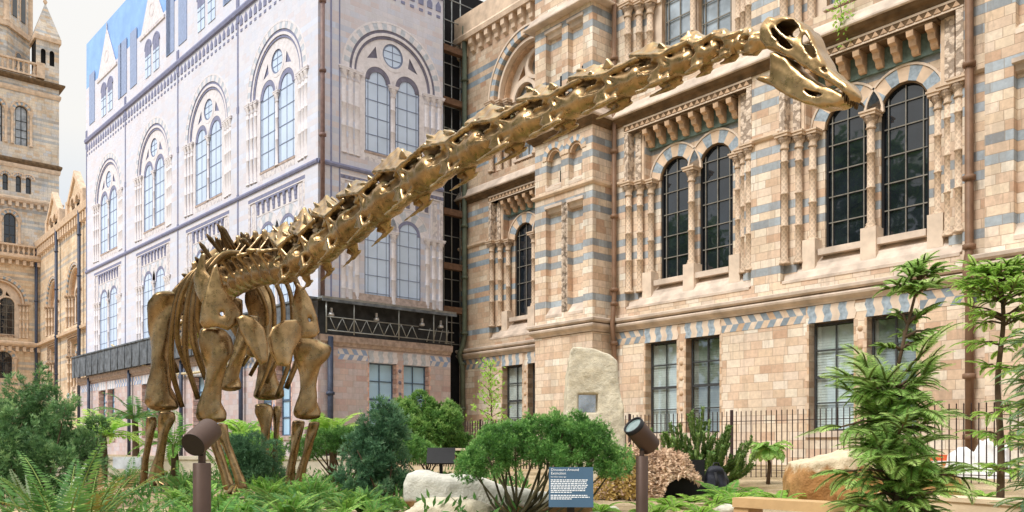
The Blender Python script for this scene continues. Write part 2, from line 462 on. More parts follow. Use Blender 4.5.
def kit_ground(S):
    ops = [(-1.63, -.28), (.09, 1.42)]; z0, z1 = 1.9, 5.0
    it = []
    for a, b in ops:
        m = MB(); n = 6
        for i in range(n):
            p, q = a - .03 + (b - a + .06) * i / n, a - .03 + (b - a + .06) * (i + 1) / n
            k = .05
            prof = [(p, 5.0), (q, 5.0), (q + k, 5.16), (q - k * .4, 5.34), (q + k * .4, 5.49), (p + k * .4, 5.49), (p - k * .4, 5.34), (p + k, 5.16)]
            m.prism_y(prof, -.02, .30, i % 2)
        it.append(('lintel', m.mesh([S['blue'], S['tcp']]), []))
        j = MB()
        for k in range(15):
            zz = z0 + .205 * k
            j.box(a - (.11 if k % 2 else .06), a + .0, -.012, .38, zz + .008, zz + .197, k % 2)
            j.box(b, b + (.06 if k % 2 else .11), -.012, .38, zz + .008, zz + .197, (k + 1) % 2)
        it.append(('window_jamb', j.mesh([S.get('q1', S['tcd']), S.get('q2', S['tc'])]), []))
        f = sash(a, b, z0, z1, [.5], [.26, .5, .75], .29, .055, .04, thick=1)
        pane = MB().box(a + .02, b - .02, .335, .345, z0 + .02, z1 - .02)
        subs = [('pane', pane.mesh(S['glow']))]
        if S['blind'] and a > 0 or S['blind'] and S is S_MAIN:
            bl = MB()
            for k in range(38): bl.add([(a + .05, .365, z0 + .05 + .078 * k), (b - .05, .365, z0 + .05 + .078 * k), (b - .05, .385, z0 + .135 + .078 * k), (a + .05, .385, z0 + .135 + .078 * k)], [(0, 1, 2, 3)])
            subs.append(('blind', bl.mesh(S['blind'] if a < 0 else M_blindd)))
        it.append(('window', f.mesh(S['frame']), subs))
        s_ = MB().box(a - .1, b + .1, -.06, .35, 1.72, 1.895); it.append(('window_sill', s_.mesh(S['ledge']), []))
    p = MB()
    for k in range(6):
        z = 2.2 + .5 * k
        v0 = len(p.V); p.lathe(0, 0, [(.001, .05), (.04, .045), (.07, .02), (.085, 0)], 10)
        for i in range(v0, len(p.V)):
            x, y, zz = p.V[i]; p.V[i] = (-.095 + x, -zz, z + y)
    it.append(('rosettes', p.mesh(S['tcd']), []))
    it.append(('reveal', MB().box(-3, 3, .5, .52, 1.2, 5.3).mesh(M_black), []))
    return it, [rect(a, b, z0, z1) for a, b in ops]

COLP = [(.12, 0), (.15, .02), (.155, .06), (.12, .09), (.135, .12), (.105, .16)]
def shaft(h, r=.105, ring=.95, mat=None, ds=1.):
    pr = [(.16, 0), (.165, .05), (.13, .08), (.145, .12), (r, .17)]
    z = .17 + ring
    while z < h - .2:
        pr += [(r, z - .03), (r + .022, z - .015), (r + .022, z + .015), (r, z + .03)]; z += ring
    pr += [(r, h)]
    return squash(MB().lathe(0, 0, pr, 14), 1 if ds == 1 else .35).mesh(mat)
def capital(S, ds=1., h=.45, r=.105):
    wob = lambda a, z: 1 + (.10 * math.cos(8 * a + 20 * z) + .06 * math.cos(5 * a - 31 * z)) * min(1, z * 4)
    m = MB().lathe(0, 0, [(r + .02, -.03), (r + .04, 0), (r + .01, .04), (r + .02, .14), (r + .08, .24), (r + .10, .3), (r + .06, .33)], 18, 0, True, wob)
    k = r + .11
    m.box(-k, k, -k, k, h - .13, h - .05, 1); m.box(-k - .03, k + .03, -k - .03, k + .03, h - .05, h, 1)
    return squash(m, 1 if ds == 1 else .35).mesh([S['carve'], S['tc']])

def kit_middle(S, zlow=6.28, panes=True):
    ds, ww = S['ds'], S['ww']; Y = lambda d: d * ds
    it = []; w2 = ww / 2; cu = .17 + w2
    zb, zs = 7.2, 10.69
    ops = [archp(-cu - w2, -cu + w2, zb, zs), archp(cu - w2, cu + w2, zb, zs)]
    ww_ = MB().wall(rect(-2.0, 2.0, zlow, 12.5), ops, Y(.62), 0)
    for o in ops: ww_.reveal(o, Y(.62), Y(.85), 1)
    it.append(('window_wall', ww_.mesh([S['stone'], S['tcd'] if ds < 1 else S['stone']]), []))
    jm = MB()
    for s in (-1, 1):
        for a, b, y in ((2.15, 2.56, .2), (1.82, 2.15, .42)):
            x0, x1 = sorted((s * a, s * b)); jm.box(x0, x1, Y(y), Y(.9), zlow, 10.7)
        x0, x1 = sorted((s * 1.9, s * 2.56)); jm.box(x0, x1, Y(.3), Y(.9), 10.7, 12.5)
    it.append(('jamb', jm.mesh(S['stone']), []))
    for c in (-cu, cu):
        r = MB().ring(c, zs, w2 + .002, w2 + .40, Y(.58), Y(.66), n=9, m=lambda i: i % 2)
        r.ring(c, zs, w2 + .40, w2 + .46, Y(.55), Y(.64), n=18, m=2)
        r.ring(c, zs, w2 - (.045 if ds == 1 else .15), w2 + .001, Y(.62), Y(.72), n=18, m=3)  # dark inner ring puts the reveal's shade into the colour
        it.append(('arch', r.mesh([S['tc'], S['blue'], S['tcp'], S['sootshade']]), []))
        a, b = c - w2, c + w2
        f = sash(a, b, zb, zs + w2, [.14, .5, .86], [.185, .365, .545, .725, .88], Y(.71), .05, .028, True, zs)
        pane = MB().prism_y(archp(a + .01, b - .01, zb, zs), Y(.76), Y(.80))
        if ds == 1:
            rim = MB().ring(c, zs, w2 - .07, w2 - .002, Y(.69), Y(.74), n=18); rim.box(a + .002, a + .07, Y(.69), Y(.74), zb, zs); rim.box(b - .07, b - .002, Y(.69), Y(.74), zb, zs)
            it.append(('painted_reveal_shade', rim.mesh(M_black), []))  # black rim painted as the shade inside the window reveal
        it.append(('window', f.mesh(S['bar']), [('pane', pane.mesh(S['gmid']))]))
        it.append(('window_sill', MB().box(a - .05, b + .05, Y(.30), Y(.95), 7.0, 7.18).mesh(S['ledge']), []))
    sl = MB().prism_x([(Y(-.02), zlow - .02), (Y(-.02), zlow + .06), (Y(.1), zlow + .1), (Y(.16), zlow + .26), (Y(.2), zlow + .28), (Y(.34), zlow + .46), (Y(.36), zlow + .52), (Y(.6), 6.99), (Y(.9), 6.99), (Y(.9), zlow - .02)], -2.5, 2.5)
    it.append(('sloping_sill', sl.mesh(S['ledge']), []))
    ped = MB()
    for u in (-1.79, 0, 1.79):
        w = .2 if u else .22
        ped.prism_x([(Y(.24), 6.62), (Y(.24), 7.5), (Y(.9), 7.5), (Y(.9), 6.4), (Y(.4), 6.4)], u - w, u + w)
    it.append(('pedestal', ped.mesh(S['tcp']), []))
    sh_l, sh_s, cap = shaft(3.42, mat=S['shaft'], ds=ds), shaft(2.78, mat=S['shaft'], ds=ds), capital(S, ds)
    for u, y, zb_, me in ((-2.46, .07, 6.86, sh_l), (-2.12, .28, 6.86, sh_l), (-1.79, .48, 7.5, sh_s), (0, .42, 7.5, sh_s), (1.79, .48, 7.5, sh_s), (2.12, .28, 6.86, sh_l), (2.46, .07, 6.86, sh_l)):
        it.append(('column', me, [('capital', cap, 10.27 - zb_)], (u, Y(y), zb_)))
    # carved strips standing on the outer capitals
    st = MB()
    for s in (-1, 1):
        for a, w, y in ((2.5, .09, -.02), (2.16, .12, .22), (1.98, .05, .26)):
            st.box(s * a - w, s * a + w, Y(y), Y(.5), 10.74, 12.46, 0 if w > .06 else 1)
    it.append(('carved_strip', st.mesh([S['carvep'], S['tc']]), []))
    bk = MB().box(-1.93, 1.93, Y(.50), Y(.60), 11.80, 12.46); it.append(('tile_panel', bk.mesh(S['teal']), []))
    co = MB(); pr = [(.5, 11.86), (.40, 11.87), (.35, 11.93), (.34, 12.0), (.30, 12.03), (.22, 12.05), (.19, 12.12), (.18, 12.2), (.12, 12.23), (.05, 12.25), (.03, 12.34), (.02, 12.46), (.5, 12.46)]
    co.prism_x([(Y(y), z) for y, z in pr], -.095, .095)
    cm = co.mesh(S['tcd'])
    for k in range(8): it.append(('corbel', cm, [], (-1.72 + k * .4914, 0, 0)))
    it.append(('soffit', MB().box(-1.93, 1.93, Y(.02), Y(.5), 12.40, 12.47).mesh(S['sootshade']), []))
    fr = MB().box(-2.6, 2.6, Y(-.035), Y(.3), 12.47, 12.52, 1).box(-2.6, 2.6, Y(-.03), Y(.3), 12.52, 12.68, 0).box(-2.6, 2.6, Y(-.045), Y(.3), 12.68, 12.74, 1)
    n = 22
    for k in range(n):
        u = -2.55 + 5.1 * (k + .5) / n
        fr.prism_y([(u - .095, 12.53), (u + .095, 12.53), (u, 12.67)], Y(-.06), Y(-.02), 2)
    it.append(('frieze', fr.mesh([S['sootshade'], S['tcp'], S['tcd']]), []))
    hole = [(-2.56, zlow), (2.56, zlow), (2.56, 12.47), (-2.56, 12.47)]
    return it, [hole]

def kit_upper(S, zb=13.75, R=2.5, zs=17.0, panel=True):
    ds, ww = S['ds'], S['ww']; Y = lambda d: d * ds; it = []
    w2 = ww / 2; cu = .06 + w2 + .06
    lz = zs - .15
    z0 = zb + .45
    ops = [archp(-cu - w2, -cu + w2, z0, lz), archp(cu - w2, cu + w2, z0, lz), circ(0, zs + 1.15, .52, 24)]
    for s in (-1, 1): ops.append([(s * .78, zs + .85), (s * 1.28, zs + .72), (s * .86, zs + 1.32)])
    R3 = R - .62
    outer = [(-R3, zb)] + [(R3, zb)] + [(R3 * math.cos(PI * i / 24), zs + R3 * math.sin(PI * i / 24)) for i in range(25)]
    t = MB().wall(outer, ops, Y(.62), 0)
    for o in ops: t.reveal(o, Y(.62), Y(.95), 1)
    it.append(('tracery', t.mesh([S['tcp'], S['tcd']]), []))
    r = MB()
    r.ring(0, zs, R, R + .08, Y(-.06), Y(.05), n=36, m=1)
    r.ring(0, zs, R - .28, R - .001, Y(-.02), Y(.22), n=31, m=lambda i: 2 if i % 2 else 0)
    r.ring(0, zs, R - .40, R - .28, Y(.2), Y(.4), n=36, m=3)
    r.ring(0, zs, R - .52, R - .40, Y(.12), Y(.42), n=36, m=1)
    r.ring(0, zs, R - .63, R - .52, Y(.36), Y(.66), n=36, m=3)
    for c in (-cu, cu):
        r.ring(c, lz, w2, w2 + .16, Y(.54), Y(.64), n=18, m=1)
    r.ring(0, zs + 1.15, .52, .68, Y(.54), Y(.64), 0, 2 * PI, 30, 1)
    it.append(('arch', r.mesh([S['tc'], S['tcp'], S['blue'], S['tcd']]), []))
    jm = MB()
    for s in (-1, 1):
        for a, b, y in ((R - .3, R + .02, .2), (R - .65, R - .3, .42)):
            x0, x1 = sorted((s * a, s * b)); jm.box(x0, x1, Y(y), Y(.9), zb, zs)
    it.append(('jamb', jm.mesh(S['stone']), []))
    for c in (-cu, cu):
        a, b = c - w2, c + w2
        f = sash(a, b, z0, lz + w2, [.12, .5, .88], [.2, .4, .6, .8], Y(.80), .05, .035, True, lz)
        if ds < 1: r2 = MB().ring(c, lz, w2 - .22, w2 + .001, Y(.62), Y(.9), n=18); it.append(('printed_arch_shadow', r2.mesh(S['tcd']), []))
        it.append(('window', f.mesh(S['bar']), [('pane', MB().prism_y(archp(a + .01, b - .01, z0, lz), Y(.86), Y(.90)).mesh(S['gup']))]))
        it.append(('carved_panel', MB().box(a, b, Y(.55), Y(.62), zb + .02, z0 - .12).mesh(S['carve']), []))
        it.append(('window_sill', MB().box(a - .04, b + .04, Y(.46), Y(.7), z0 - .1, z0 - .005).mesh(S['ledge']), []))
    oc = MB().ring(0, zs + 1.15, .44, .52, Y(.8), Y(.85), 0, 2 * PI, 24).box(-.02, .02, Y(.8), Y(.84), zs + .65, zs + 1.65).box(-.5, .5, Y(.8), Y(.838), zs + .98, zs + 1.02).box(-.5, .5, Y(.8), Y(.838), zs + 1.3, zs + 1.34)
    it.append(('round_window', oc.mesh(S['bar']), [('pane', MB().prism_y(circ(0, zs + 1.15, .515), Y(.86), Y(.9)).mesh(S['gup']))]))
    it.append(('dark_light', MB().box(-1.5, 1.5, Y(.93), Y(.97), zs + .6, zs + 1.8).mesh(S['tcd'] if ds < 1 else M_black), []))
    h = zs - .45 - (zb + .1)
    sh, cap = shaft(h, mat=S['shaft'], ds=ds, r=.115), capital(S, ds, r=.115)
    shc = shaft(lz - .45 - z0 + .05, mat=S['shaft'], ds=ds, r=.10)
    for u, y in ((R - .03, .04), (R - .36, .26), (R - .68, .46)):
        for s in (-1, 1): it.append(('column', sh, [('capital', cap, h)], (s * u, Y(y), zb + .1)))
    it.append(('column', shc, [('capital', cap, lz - .45 - z0 + .05)], (0, Y(.5), z0 - .05)))
    hole = [(-R - .001, zb), (R + .001, zb)] + [((R + .001) * math.cos(PI * i / 28), zs + (R + .001) * math.sin(PI * i / 28)) for i in range(29)]
    return it, [hole]

def place(F, kit, u, y=0):
    it, holes = kit
    for e in it:
        l = e[3] if len(e) > 3 else (0, 0, 0)
        o = F.put(e[0], e[1], u + l[0], y + l[1], l[2])
        for sb in e[2]: link_mesh(sb[0], sb[1], o, (0, 0, sb[2] if len(sb) > 2 else 0))
    return [[(a + u, b) for a, b in h] for h in holes]

def sweep(path, prof, closed=False):
    """moulding of profile [(out, z)] swept along a plan polyline (u, y), mitred"""
    m = MB(); n = len(prof); P = [Vector((a, b)) for a, b in path]; N = []
    for i in range(len(P) - 1):
        d = (P[i + 1] - P[i]).normalized(); N.append(Vector((d.y, -d.x)))
    vs = []
    for i, p in enumerate(P):
        if i == 0: off = N[0]
        elif i == len(P) - 1: off = N[-1]
        else:
            b = N[i - 1] + N[i]; off = b / max(1e-6, b.dot(N[i]))
        for o, z in prof: vs.append((p.x + off.x * o, p.y + off.y * o, z))
    fs = []
    for i in range(len(P) - 1):
        for k in range(n):
            j = (k + 1) % n; fs.append((i * n + k, (i + 1) * n + k, (i + 1) * n + j, i * n + j))
    fs += [tuple(range(n)), tuple(range((len(P) - 1) * n, len(P) * n))[::-1]]
    return m.add(vs, fs)

PBASE = [(-.05, 5.5), (.04, 5.5), (.06, 5.56), (.13, 5.6), (.2, 5.66), (.22, 5.72), (.16, 5.77), (.15, 5.8), (.24, 5.86), (.25, 5.94), (.2, 5.97), (-.05, 6.02)]
PSTR = [(-.05, 10.66), (.06, 10.68), (.11, 10.74), (.11, 10.8), (.02, 10.84), (-.05, 10.85)]
PCOR = [(-.05, 12.97), (.30, 12.97), (.33, 13.0), (.33, 13.05), (.24, 13.1), (.1, 13.36), (-.05, 13.5)]
PGAP = [(-.05, 12.75), (.06, 12.75), (.10, 12.83), (.2, 12.88), (.27, 12.966), (-.05, 12.966)]
def rainpipe(pts, r=.085, col=(), mat=None):
    m = MB().tube(pts, r, 10)
    for (x, y, z) in col: m.lathe(x, y, [(r + .015, z - .07), (r + .055, z - .05), (r + .055, z + .05), (r + .015, z + .07)], 12)
    return m.mesh(mat)

# ---- main wing on the right ------------------------------------------
RZM = math.atan2(-.76137, .64834)
P0 = (7.957, 25.0, 0)
museum = thing('museum_wing', 'buff and blue striped terracotta museum wing with tall arched windows behind the skeleton', 'museum', P0)
FM = Fac(museum, RZM, S_MAIN)
KG, KM, KU = kit_ground(S_MAIN), kit_middle(S_MAIN), kit_upper(S_MAIN)
def split_wall(F, name, u0, u1, y, holes_lo, holes_hi, zlo=.3, zhi=20.5, zmid=5.49):
    m = MB().wall(rect(u0, u1, zlo, zmid), holes_lo, y)
    for h in holes_lo: m.reveal(h, y, y + .5)
    F.put(name, m.mesh(F.S['lower']))
    m = MB().wall(rect(u0, u1, zmid, zhi), holes_hi, y)
    for h in holes_hi: m.reveal(h, y, y + .45)
    F.put(name, m.mesh(F.S['stone']))
lo = []; hi = []
for uc in (-3.56, 2.57):
    lo += place(FM, KG, uc); hi += place(FM, KM, uc); hi += place(FM, KU, uc)
split_wall(FM, 'wall', -6.75, 6.1, 0, lo, hi)
# bay beyond the near buttress, set back
SA = dict(S_MAIN); SA.update(stone=M_stoneA)
FA = Fac(museum, RZM, SA)
uA = -13.3
lo = place(FA, KG, uA, 1.7); hi = place(FA, kit_middle(SA), uA, 1.7) + place(FA, kit_upper(SA), uA, 1.7)
split_wall(FA, 'wall', -18.4, -9.7, 1.7, lo, hi, zhi=21.6)
# chequered bands
for u0, u1, y in ((-6.7, -5.28, 0), (-2.06, .84, 0), (4.09, 5.85, 0), (-18.4, -15.05, 1.7), (-11.75, -9.7, 1.7)):
    FM.put('chequer_band', MB().box(u0, u1, y - .012, y + .05, 5.03, 5.48).mesh(M_cheq))
plan = [(-18.4, 1.7), (-9.76, 1.7), (-9.76, -1.0), (-6.75, -1.0), (-6.75, 0), (6.02, 0), (6.02, -1.0), (10.4, -1.0)]
FM.put('base_moulding', sweep(plan, PBASE).mesh(M_ledge))
FM.put('cornice', sweep(plan, PCOR).mesh(M_ledge))
FM.put('cornice_soot_shade', sweep(plan, PGAP).mesh(M_sootshade))  # soot and shade under the cornice painted as one dark moulding
FM.put('groove_soot_shade', sweep(plan, [(-.05, 5.772), (.168, 5.772), (.168, 5.802), (-.05, 5.802)]).mesh(M_sootshade))  # dark strips over the grooves, soot and shade in one colour
FM.put('groove_soot_shade', sweep(plan, [(-.05, 5.485), (.02, 5.485), (.02, 5.502), (-.05, 5.502)]).mesh(M_sootshade))
for seg in ([(-18.4, 1.7), (-15.95, 1.7)], [(-10.7, 1.7), (-9.76, 1.7), (-9.76, -1), (-6.75, -1), (-6.75, 0), (-6.15, 0)], [(-.98, 0), (-.02, 0)], [(5.15, 0), (5.86, 0)]):
    FM.put('string_course', sweep(seg, PSTR).mesh(M_tc))

def buttress(u0, u1, yf, yb, mirror=False):
    m = MB(); w = u1 - u0
    pan = []
    for a, b in ((.2, .486), (.59, .845)):
        A, B = u0 + w * a, u0 + w * b
        pan.append((A, B))
    hs = [rect(a, b, 6.3, 10.25) for a, b in pan] + [archp(a + .04, b - .04, 11.05, 12.05, 10) for a, b in pan] + [rect(a, b, 13.6, 16.75) for a, b in pan]
    lowm = MB().wall(rect(u0, u1, .3, 5.5), [], yf)
    lowm.add([(u1, yf, .3), (u1, yb, .3), (u1, yb, 5.5), (u1, yf, 5.5)], [(0, 1, 2, 3)])
    FM.put('buttress', lowm.mesh(M_lower))
    m.wall(rect(u0, u1, 5.5, 20.6), hs, yf)
    for h in hs: m.reveal(h, yf, yf + .24)
    for a, b in pan: m.box(a - .05, b + .05, yf + .24, yf + .3, 6.2, 17)
    for uu in (u0, u1): m.add([(uu, yf, 5.5), (uu, yb, 5.5), (uu, yb, 20.6), (uu, yf, 20.6)], [(0, 1, 2, 3)])
    FM.put('buttress', m.mesh(M_stone))
    d = MB()
    for a, b in pan:
        c = (a + b) / 2
        d.ring(c, 12.05, (b - a) / 2 - .04, (b - a) / 2 + .17, yf - .03, yf + .06, n=9, m=lambda i: i % 2)
        d.ring(c, 12.05, (b - a) / 2 - .14, (b - a) / 2 - .04, yf + .03, yf + .23, n=12, m=2)
        for z in (10.25, 16.75):
            d.prism_x([(yf - .05, z + .1), (yf - .05, z), (yf + .05, z - .03), (yf + .1, z - .16), (yf + .23, z - .2), (yf + .23, z + .1)], a - .03, b + .03, 3)
        d.box(c + .1, c + .22, yf + .225, yf + .26, 11.2, 11.62, 4)
        d.box(c + .1, c + .2, yf + .225, yf + .26, 14.3, 15.1, 4)
        d.prism_x([(yf - .01, 6.2), (yf - .01, 6.3), (yf + .23, 6.62), (yf + .23, 6.2)], a, b, 3)
        d.prism_x([(yf - .01, 10.9), (yf - .01, 11.0), (yf + .23, 11.2), (yf + .23, 10.9)], a + .04, b - .04, 3)
    FM.put('buttress_niche', d.mesh([M_tc, M_blue, M_tcd, M_ledge, M_black]))
    s = MB()
    for a in [pan[0][1] - .02, pan[1][0] - .30]:
        s.box(a + .02, a + .28, yf - .02, yf + .1, 6.35, 10.3)
    FM.put('carved_strip', s.mesh(M_carvep))
buttress(-9.76, -6.75, -1.0, 1.7)
buttress(6.02, 9.1, -1.0, 0)
FM.put('cornice', sweep([(-9.76, 1.7), (-9.76, -1.0), (-6.75, -1.0), (-6.75, 0)], [(o, z + 4.1) for o, z in PCOR]).mesh(M_ledge))
# corbel table at the head of the recessed bay
cm = MB().prism_x([(-.28, 20.3), (-.28, 20.02), (-.16, 19.9), (-.14, 19.72), (.05, 19.6), (.05, 20.3)], -.12, .12).mesh(M_tc)
for k in range(15): FA.put('corbel', cm, -18.1 + .58 * k, 1.7)
FA.put('parapet', sweep([(-18.4, 1.7), (-9.76, 1.7)], [(-.05, 20.3), (.34, 20.3), (.38, 20.5), (.3, 20.62), (.3, 21.5), (-.05, 21.6)]).mesh(M_tc))
FA.put('return_wall', MB().box(-18.42, -18.37, 1.72, 9, .3, 21.5).mesh(M_stoneA))
# rain pipes
FM.put('rain_pipe', rainpipe([(-6.5, -.16, 20), (-6.5, -.16, 6.7), (-6.5, -.2, 6.3), (-6.42, -.34, 5.75), (-6.5, -.2, 5.2), (-6.5, -.16, 4.9), (-6.5, -.16, .9)], .085,
                              [(-6.5, -.16, z) for z in (17.6, 15.2, 11.9, 9.6, 7.0, 6.5, 5.1, 3.4)], M_pipe))
FM.put('rain_pipe', rainpipe([(5.36, -.18, 18), (5.36, -.18, 6.25), (5.36, -.32, 5.9), (5.36, -.3, 5.4), (5.36, -.16, 5.0), (5.36, -.16, .9)], .1,
                              [(5.36, -.18, z) for z in (15.5, 12.9, 10.9, 8.1, 6.4, 3.2, 1.7)], M_pipe))
FA.put('rain_pipe', rainpipe([(-17.45, 1.5, 21), (-17.45, 1.5, 6.6), (-17.5, 1.42, 6.1), (-17.6, 1.3, 5.7), (-17.6, 1.5, 5.1), (-17.6, 1.5, .9)], .115,
                              [(-17.45, 1.5, z) for z in (18.5, 15.6, 11.7, 9.3, 6.7)] + [(-17.6, 1.5, z) for z in (5.3, 3.2)], M_pipeg))
FM.put('roof', MB().box(-18.3, 9, 2.2, 12, 20.4, 20.6).mesh(M_sootshade))

# ---- pavilion wrapped in a printed sheet -------------------------------
Cc = (-7.839, 34.023, 0)
RZR, RZL = math.atan2(842, 988), math.atan2(-842, 782)
pav = thing('wrapped_pavilion', 'pale lilac corner pavilion under a printed building wrap with scaffold deck', 'museum', Cc)
FR, FL = Fac(pav, RZR, S_WRAPR), Fac(pav, RZL, S_WRAP)
KMR, KUR = kit_middle(S_WRAPR, 7.36), kit_upper(S_WRAPR, 13.5, 2.45, 17.15)
lo = place(FR, kit_ground(S_WRAPR), 4.0)
hi = place(FR, KMR, 3.62) + place(FR, KUR, 3.6)
FR.put('wall', MB().wall(rect(0, 6.62, .3, 5.55), lo, 0).mesh(M_wlow))
FR.put('wrap_sheet', MB().wall(rect(0, 6.2, 7.34, 23), hi, 0).mesh(M_wrapr))
KML, KUL = kit_middle(dict(S_WRAP, ww=1.5), 6.28), kit_upper(dict(S_WRAP, ww=1.45), 13.3, 2.7, 17.1)
hi = []; lo = []
KGL = kit_ground(S_WRAP)
for uc in (-25.95, -18.2, -10.85, -3.65):
    hi += place(FL, KML, uc) + place(FL, KUL, uc); lo += place(FL, KGL, uc)
FL.put('wall', MB().wall(rect(-31.5, 0, .3, 5.55), lo, 0).mesh(M_wlow))
FL.put('wrap_sheet', MB().wall(rect(-30.26, 0, 5.9, 25.2), hi, 0).mesh(M_wrap))
for F, u0, u1 in ((FL, -30.26, 0), (FR, 0, 6.2)):
    F.put('string_course', sweep([(u0, 0), (u1, 0)], [(-.02, 12.9), (.06, 12.92), (.09, 13.0), (.07, 13.08), (-.02, 13.12)]).mesh(M_wtcd))
    F.put('cornice', sweep([(u0, 0), (u1, 0)], [(-.02, 21.55), (.1, 21.6), (.13, 21.75), (.1, 21.85), (-.02, 21.9)]).mesh(M_wtcd))
    n = int((u1 - u0) / .47)
    cb = MB().prism_y([(-.13, 21.0), (.13, 21.0), (.13, 21.25), (0, 21.45), (-.13, 21.25)], -.03, .02).mesh(M_wtcd)
    for k in range(n): F.put('corbel', cb, u0 + .3 + k * .47)
    b = MB()
    for k in range(n): b.box(u0 + .2 + k * .47, u0 + .4 + k * .47, -.02, .02, 20.7, 20.82)
    F.put('dentil_band', b.mesh(M_wtcd))
    F.put('ledge', sweep([(u0 - (1.5 if F is FL else 0), 0), (u1 + (.4 if F is FR else 0), 0)], [(-.3, 5.56), (.06, 5.56), (.1, 5.66), (.2, 5.72), (.22, 5.98), (-.3, 6.02)]).mesh(S_WRAP['ledge']))
for F, bands in ((FL, [(-31.4, -27.7), (-24.4, -19.95), (-16.6, -12.6), (-9.3, -5.4), (-2.1, -.05)]), (FR, [(.9, 2.3), (5.5, 6.6)])):
    for a, b in bands: F.put('chequer_band', MB().box(a, b, -.012, .05, 5.03, 5.48).mesh(M_wcheq))
# printed attic with gabled dormers and slate roof
at = MB(); gb = MB(); pn = MB(); aw = MB()
FL.put('printed_roof', MB().box(-30.26, 0, .03, .06, 24.0, 28.25).mesh(M_wroof))
for uc in (-25.95, -18.2, -10.85, -3.65):
    gb.prism_y([(uc - 1.75, 25.0), (uc + 1.75, 25.0), (uc + .1, 27.6), (uc - .1, 27.6)], -.04, .0, 0)
    gb.box(uc - 1.9, uc + 1.9, -.06, .0, 24.85, 25.02, 1)
    gb.prism_y([(uc - .06, 27.4), (uc + .06, 27.4), (uc + .03, 28.1), (uc - .03, 28.1)], -.05, .0, 1)
    gb.ring(uc, 26.0, .3, .4, -.05, -.03, 0, 2 * PI, 20, 1)
    for c in (uc - .62, uc + .62):
        aw.prism_y(archp(c - .42, c + .42, 22.4, 24.0), -.03, -.02, 0)
        aw.ring(c, 24.0, .42, .52, -.05, -.01, n=14, m=1); aw.prism_y(archp(c - .42, c + .42, 23.6, 24.0), -.04, -.03, 1)
        aw.box(c - .02, c + .02, -.045, -.02, 22.4, 24.1, 2)
        for z in (22.9, 23.4): aw.box(c - .4, c + .4, -.045, -.02, z, z + .03, 2)
    for c in (uc - 3.0, uc - 4.7):
        if c > -30: pn.box(c - .55, c + .55, -.03, -.01, 22.6, 25.9)
    pn.box(uc + 2.1, uc + 2.7, -.03, -.01, 22.6, 25.9)
FL.put('gable', gb.mesh([M_wtc, M_wcarve])); FL.put('attic_window', aw.mesh([M_wglass, M_wtcd, M_wbar])); FL.put('roof_panel', pn.mesh(M_wpane))
for u in (-30.1, -22.6, -14.5, -7.3):
    FL.put('printed_rain_pipe', MB().box(u - .05, u + .05, -.03, .0, 6, 22).box(u - .14, u + .14, -.04, 0, 21.2, 22.4).box(u - .1, u + .1, -.035, 0, 17, 17.3).box(u - .1, u + .1, -.035, 0, 12.9, 13.2).mesh(M_wtcd))
M_pipeb = plain('brown_red_pipe', srgb(120, 96, 92), .5); M_piped = plain('navy_pipe', srgb(64, 72, 92), .5)
FR.put('rain_pipe', rainpipe([(.1, -.2, 23), (.1, -.2, 7.4)], .09, [(.1, -.2, z) for z in (19.4, 16.6, 14, 10.2)], M_pipeb))
FR.put('rain_pipe', rainpipe([(.45, -.2, 5.9), (.45, -.2, .9)], .12, [(.45, -.2, z) for z in (3.6,)], M_piped))
FR.put('corner_strip', MB().box(.55, .62, -.02, .0, 7.4, 22).box(.95, 1.0, -.02, 0, 7.4, 22).mesh(M_wtcd))
for u in (-29.0, -21.4, -13.6, -6.6):
    FL.put('rain_pipe', rainpipe([(u, -.2, 5.9), (u, -.2, .9)], .1, [], M_piped))
# scaffold deck between base and wrap
M_scf = plain('galvanised_tube', srgb(150, 152, 150), .4, .6); M_board = plain('scaffold_boards', srgb(112, 86, 68), .8, var=.3)
M_net = plain('dark_debris_netting', srgb(98, 104, 112), .8, var=.5, scale=3, bstr=.5)
FR.put('deck_back', MB().box(-.05, 6.4, -.10, -.07, 5.95, 7.36).mesh(plain('painted_recess_shade', srgb(52, 54, 58), .8, var=.5, scale=3)))  # dark panel painted to stand for the shaded recess under the deck
FR.put('deck_edge', MB().box(-.2, 6.4, -.75, -.05, 7.33, 7.42, 0).box(-.2, 6.4, -.78, -.72, 7.22, 7.33, 1).mesh([M_scf, M_net]))
sc = MB()
for u in (.0, 1.25, 3.4, 5.2, 5.9): sc.tube([(u, -.7, 5.98), (u, -.7, 7.35)], .03)
sc.tube([(0, -.7, 6.62), (4.4, -.7, 6.62)], .022); sc.tube([(0, -.7, 6.08), (6.3, -.7, 6.08)], .022); sc.tube([(4.4, -.7, 6.5), (6.3, -.7, 6.5)], .02)
for k in range(15):
    u = .15 + k * .28; sc.tube([(u, -.7, 6.08 if k % 2 else 6.62), (u + .28, -.7, 6.62 if k % 2 else 6.08)], .018)
for k in range(4): sc.tube([(4.9 + .33 * k, -.6, 6.0), (5.05 + .33 * k, -.65, 6.6)], .018)
FR.put('truss_railing', sc.mesh(M_scf))
fl = MB(); fl.lathe(0, 0, [(.02, .14), (.10, .1), (.13, .0), (.10, -.02)], 10); fl.box(-.04, .04, -.04, .04, .14, .3); flm = fl.mesh(plain('lamp_housing', (.6, .6, .62), .3, .5))
for u in (.35, 2.45, 4.75, 5.75): FR.put('floodlight', flm, u, -.45, 6.72)
FL.put('deck_netting', MB().box(-31.6, .3, -.5, -.46, 6.0, 7.34).mesh(M_net))
FL.put('deck_edge', MB().box(-31.6, .3, -.56, -.02, 7.34, 7.42).mesh(M_net))
sc = MB()
for k in range(26): sc.tube([(-31 + 1.22 * k, -.52, 5.98), (-31 + 1.22 * k, -.52, 7.4)], .022)
FL.put('deck_pole', sc.mesh(M_net))
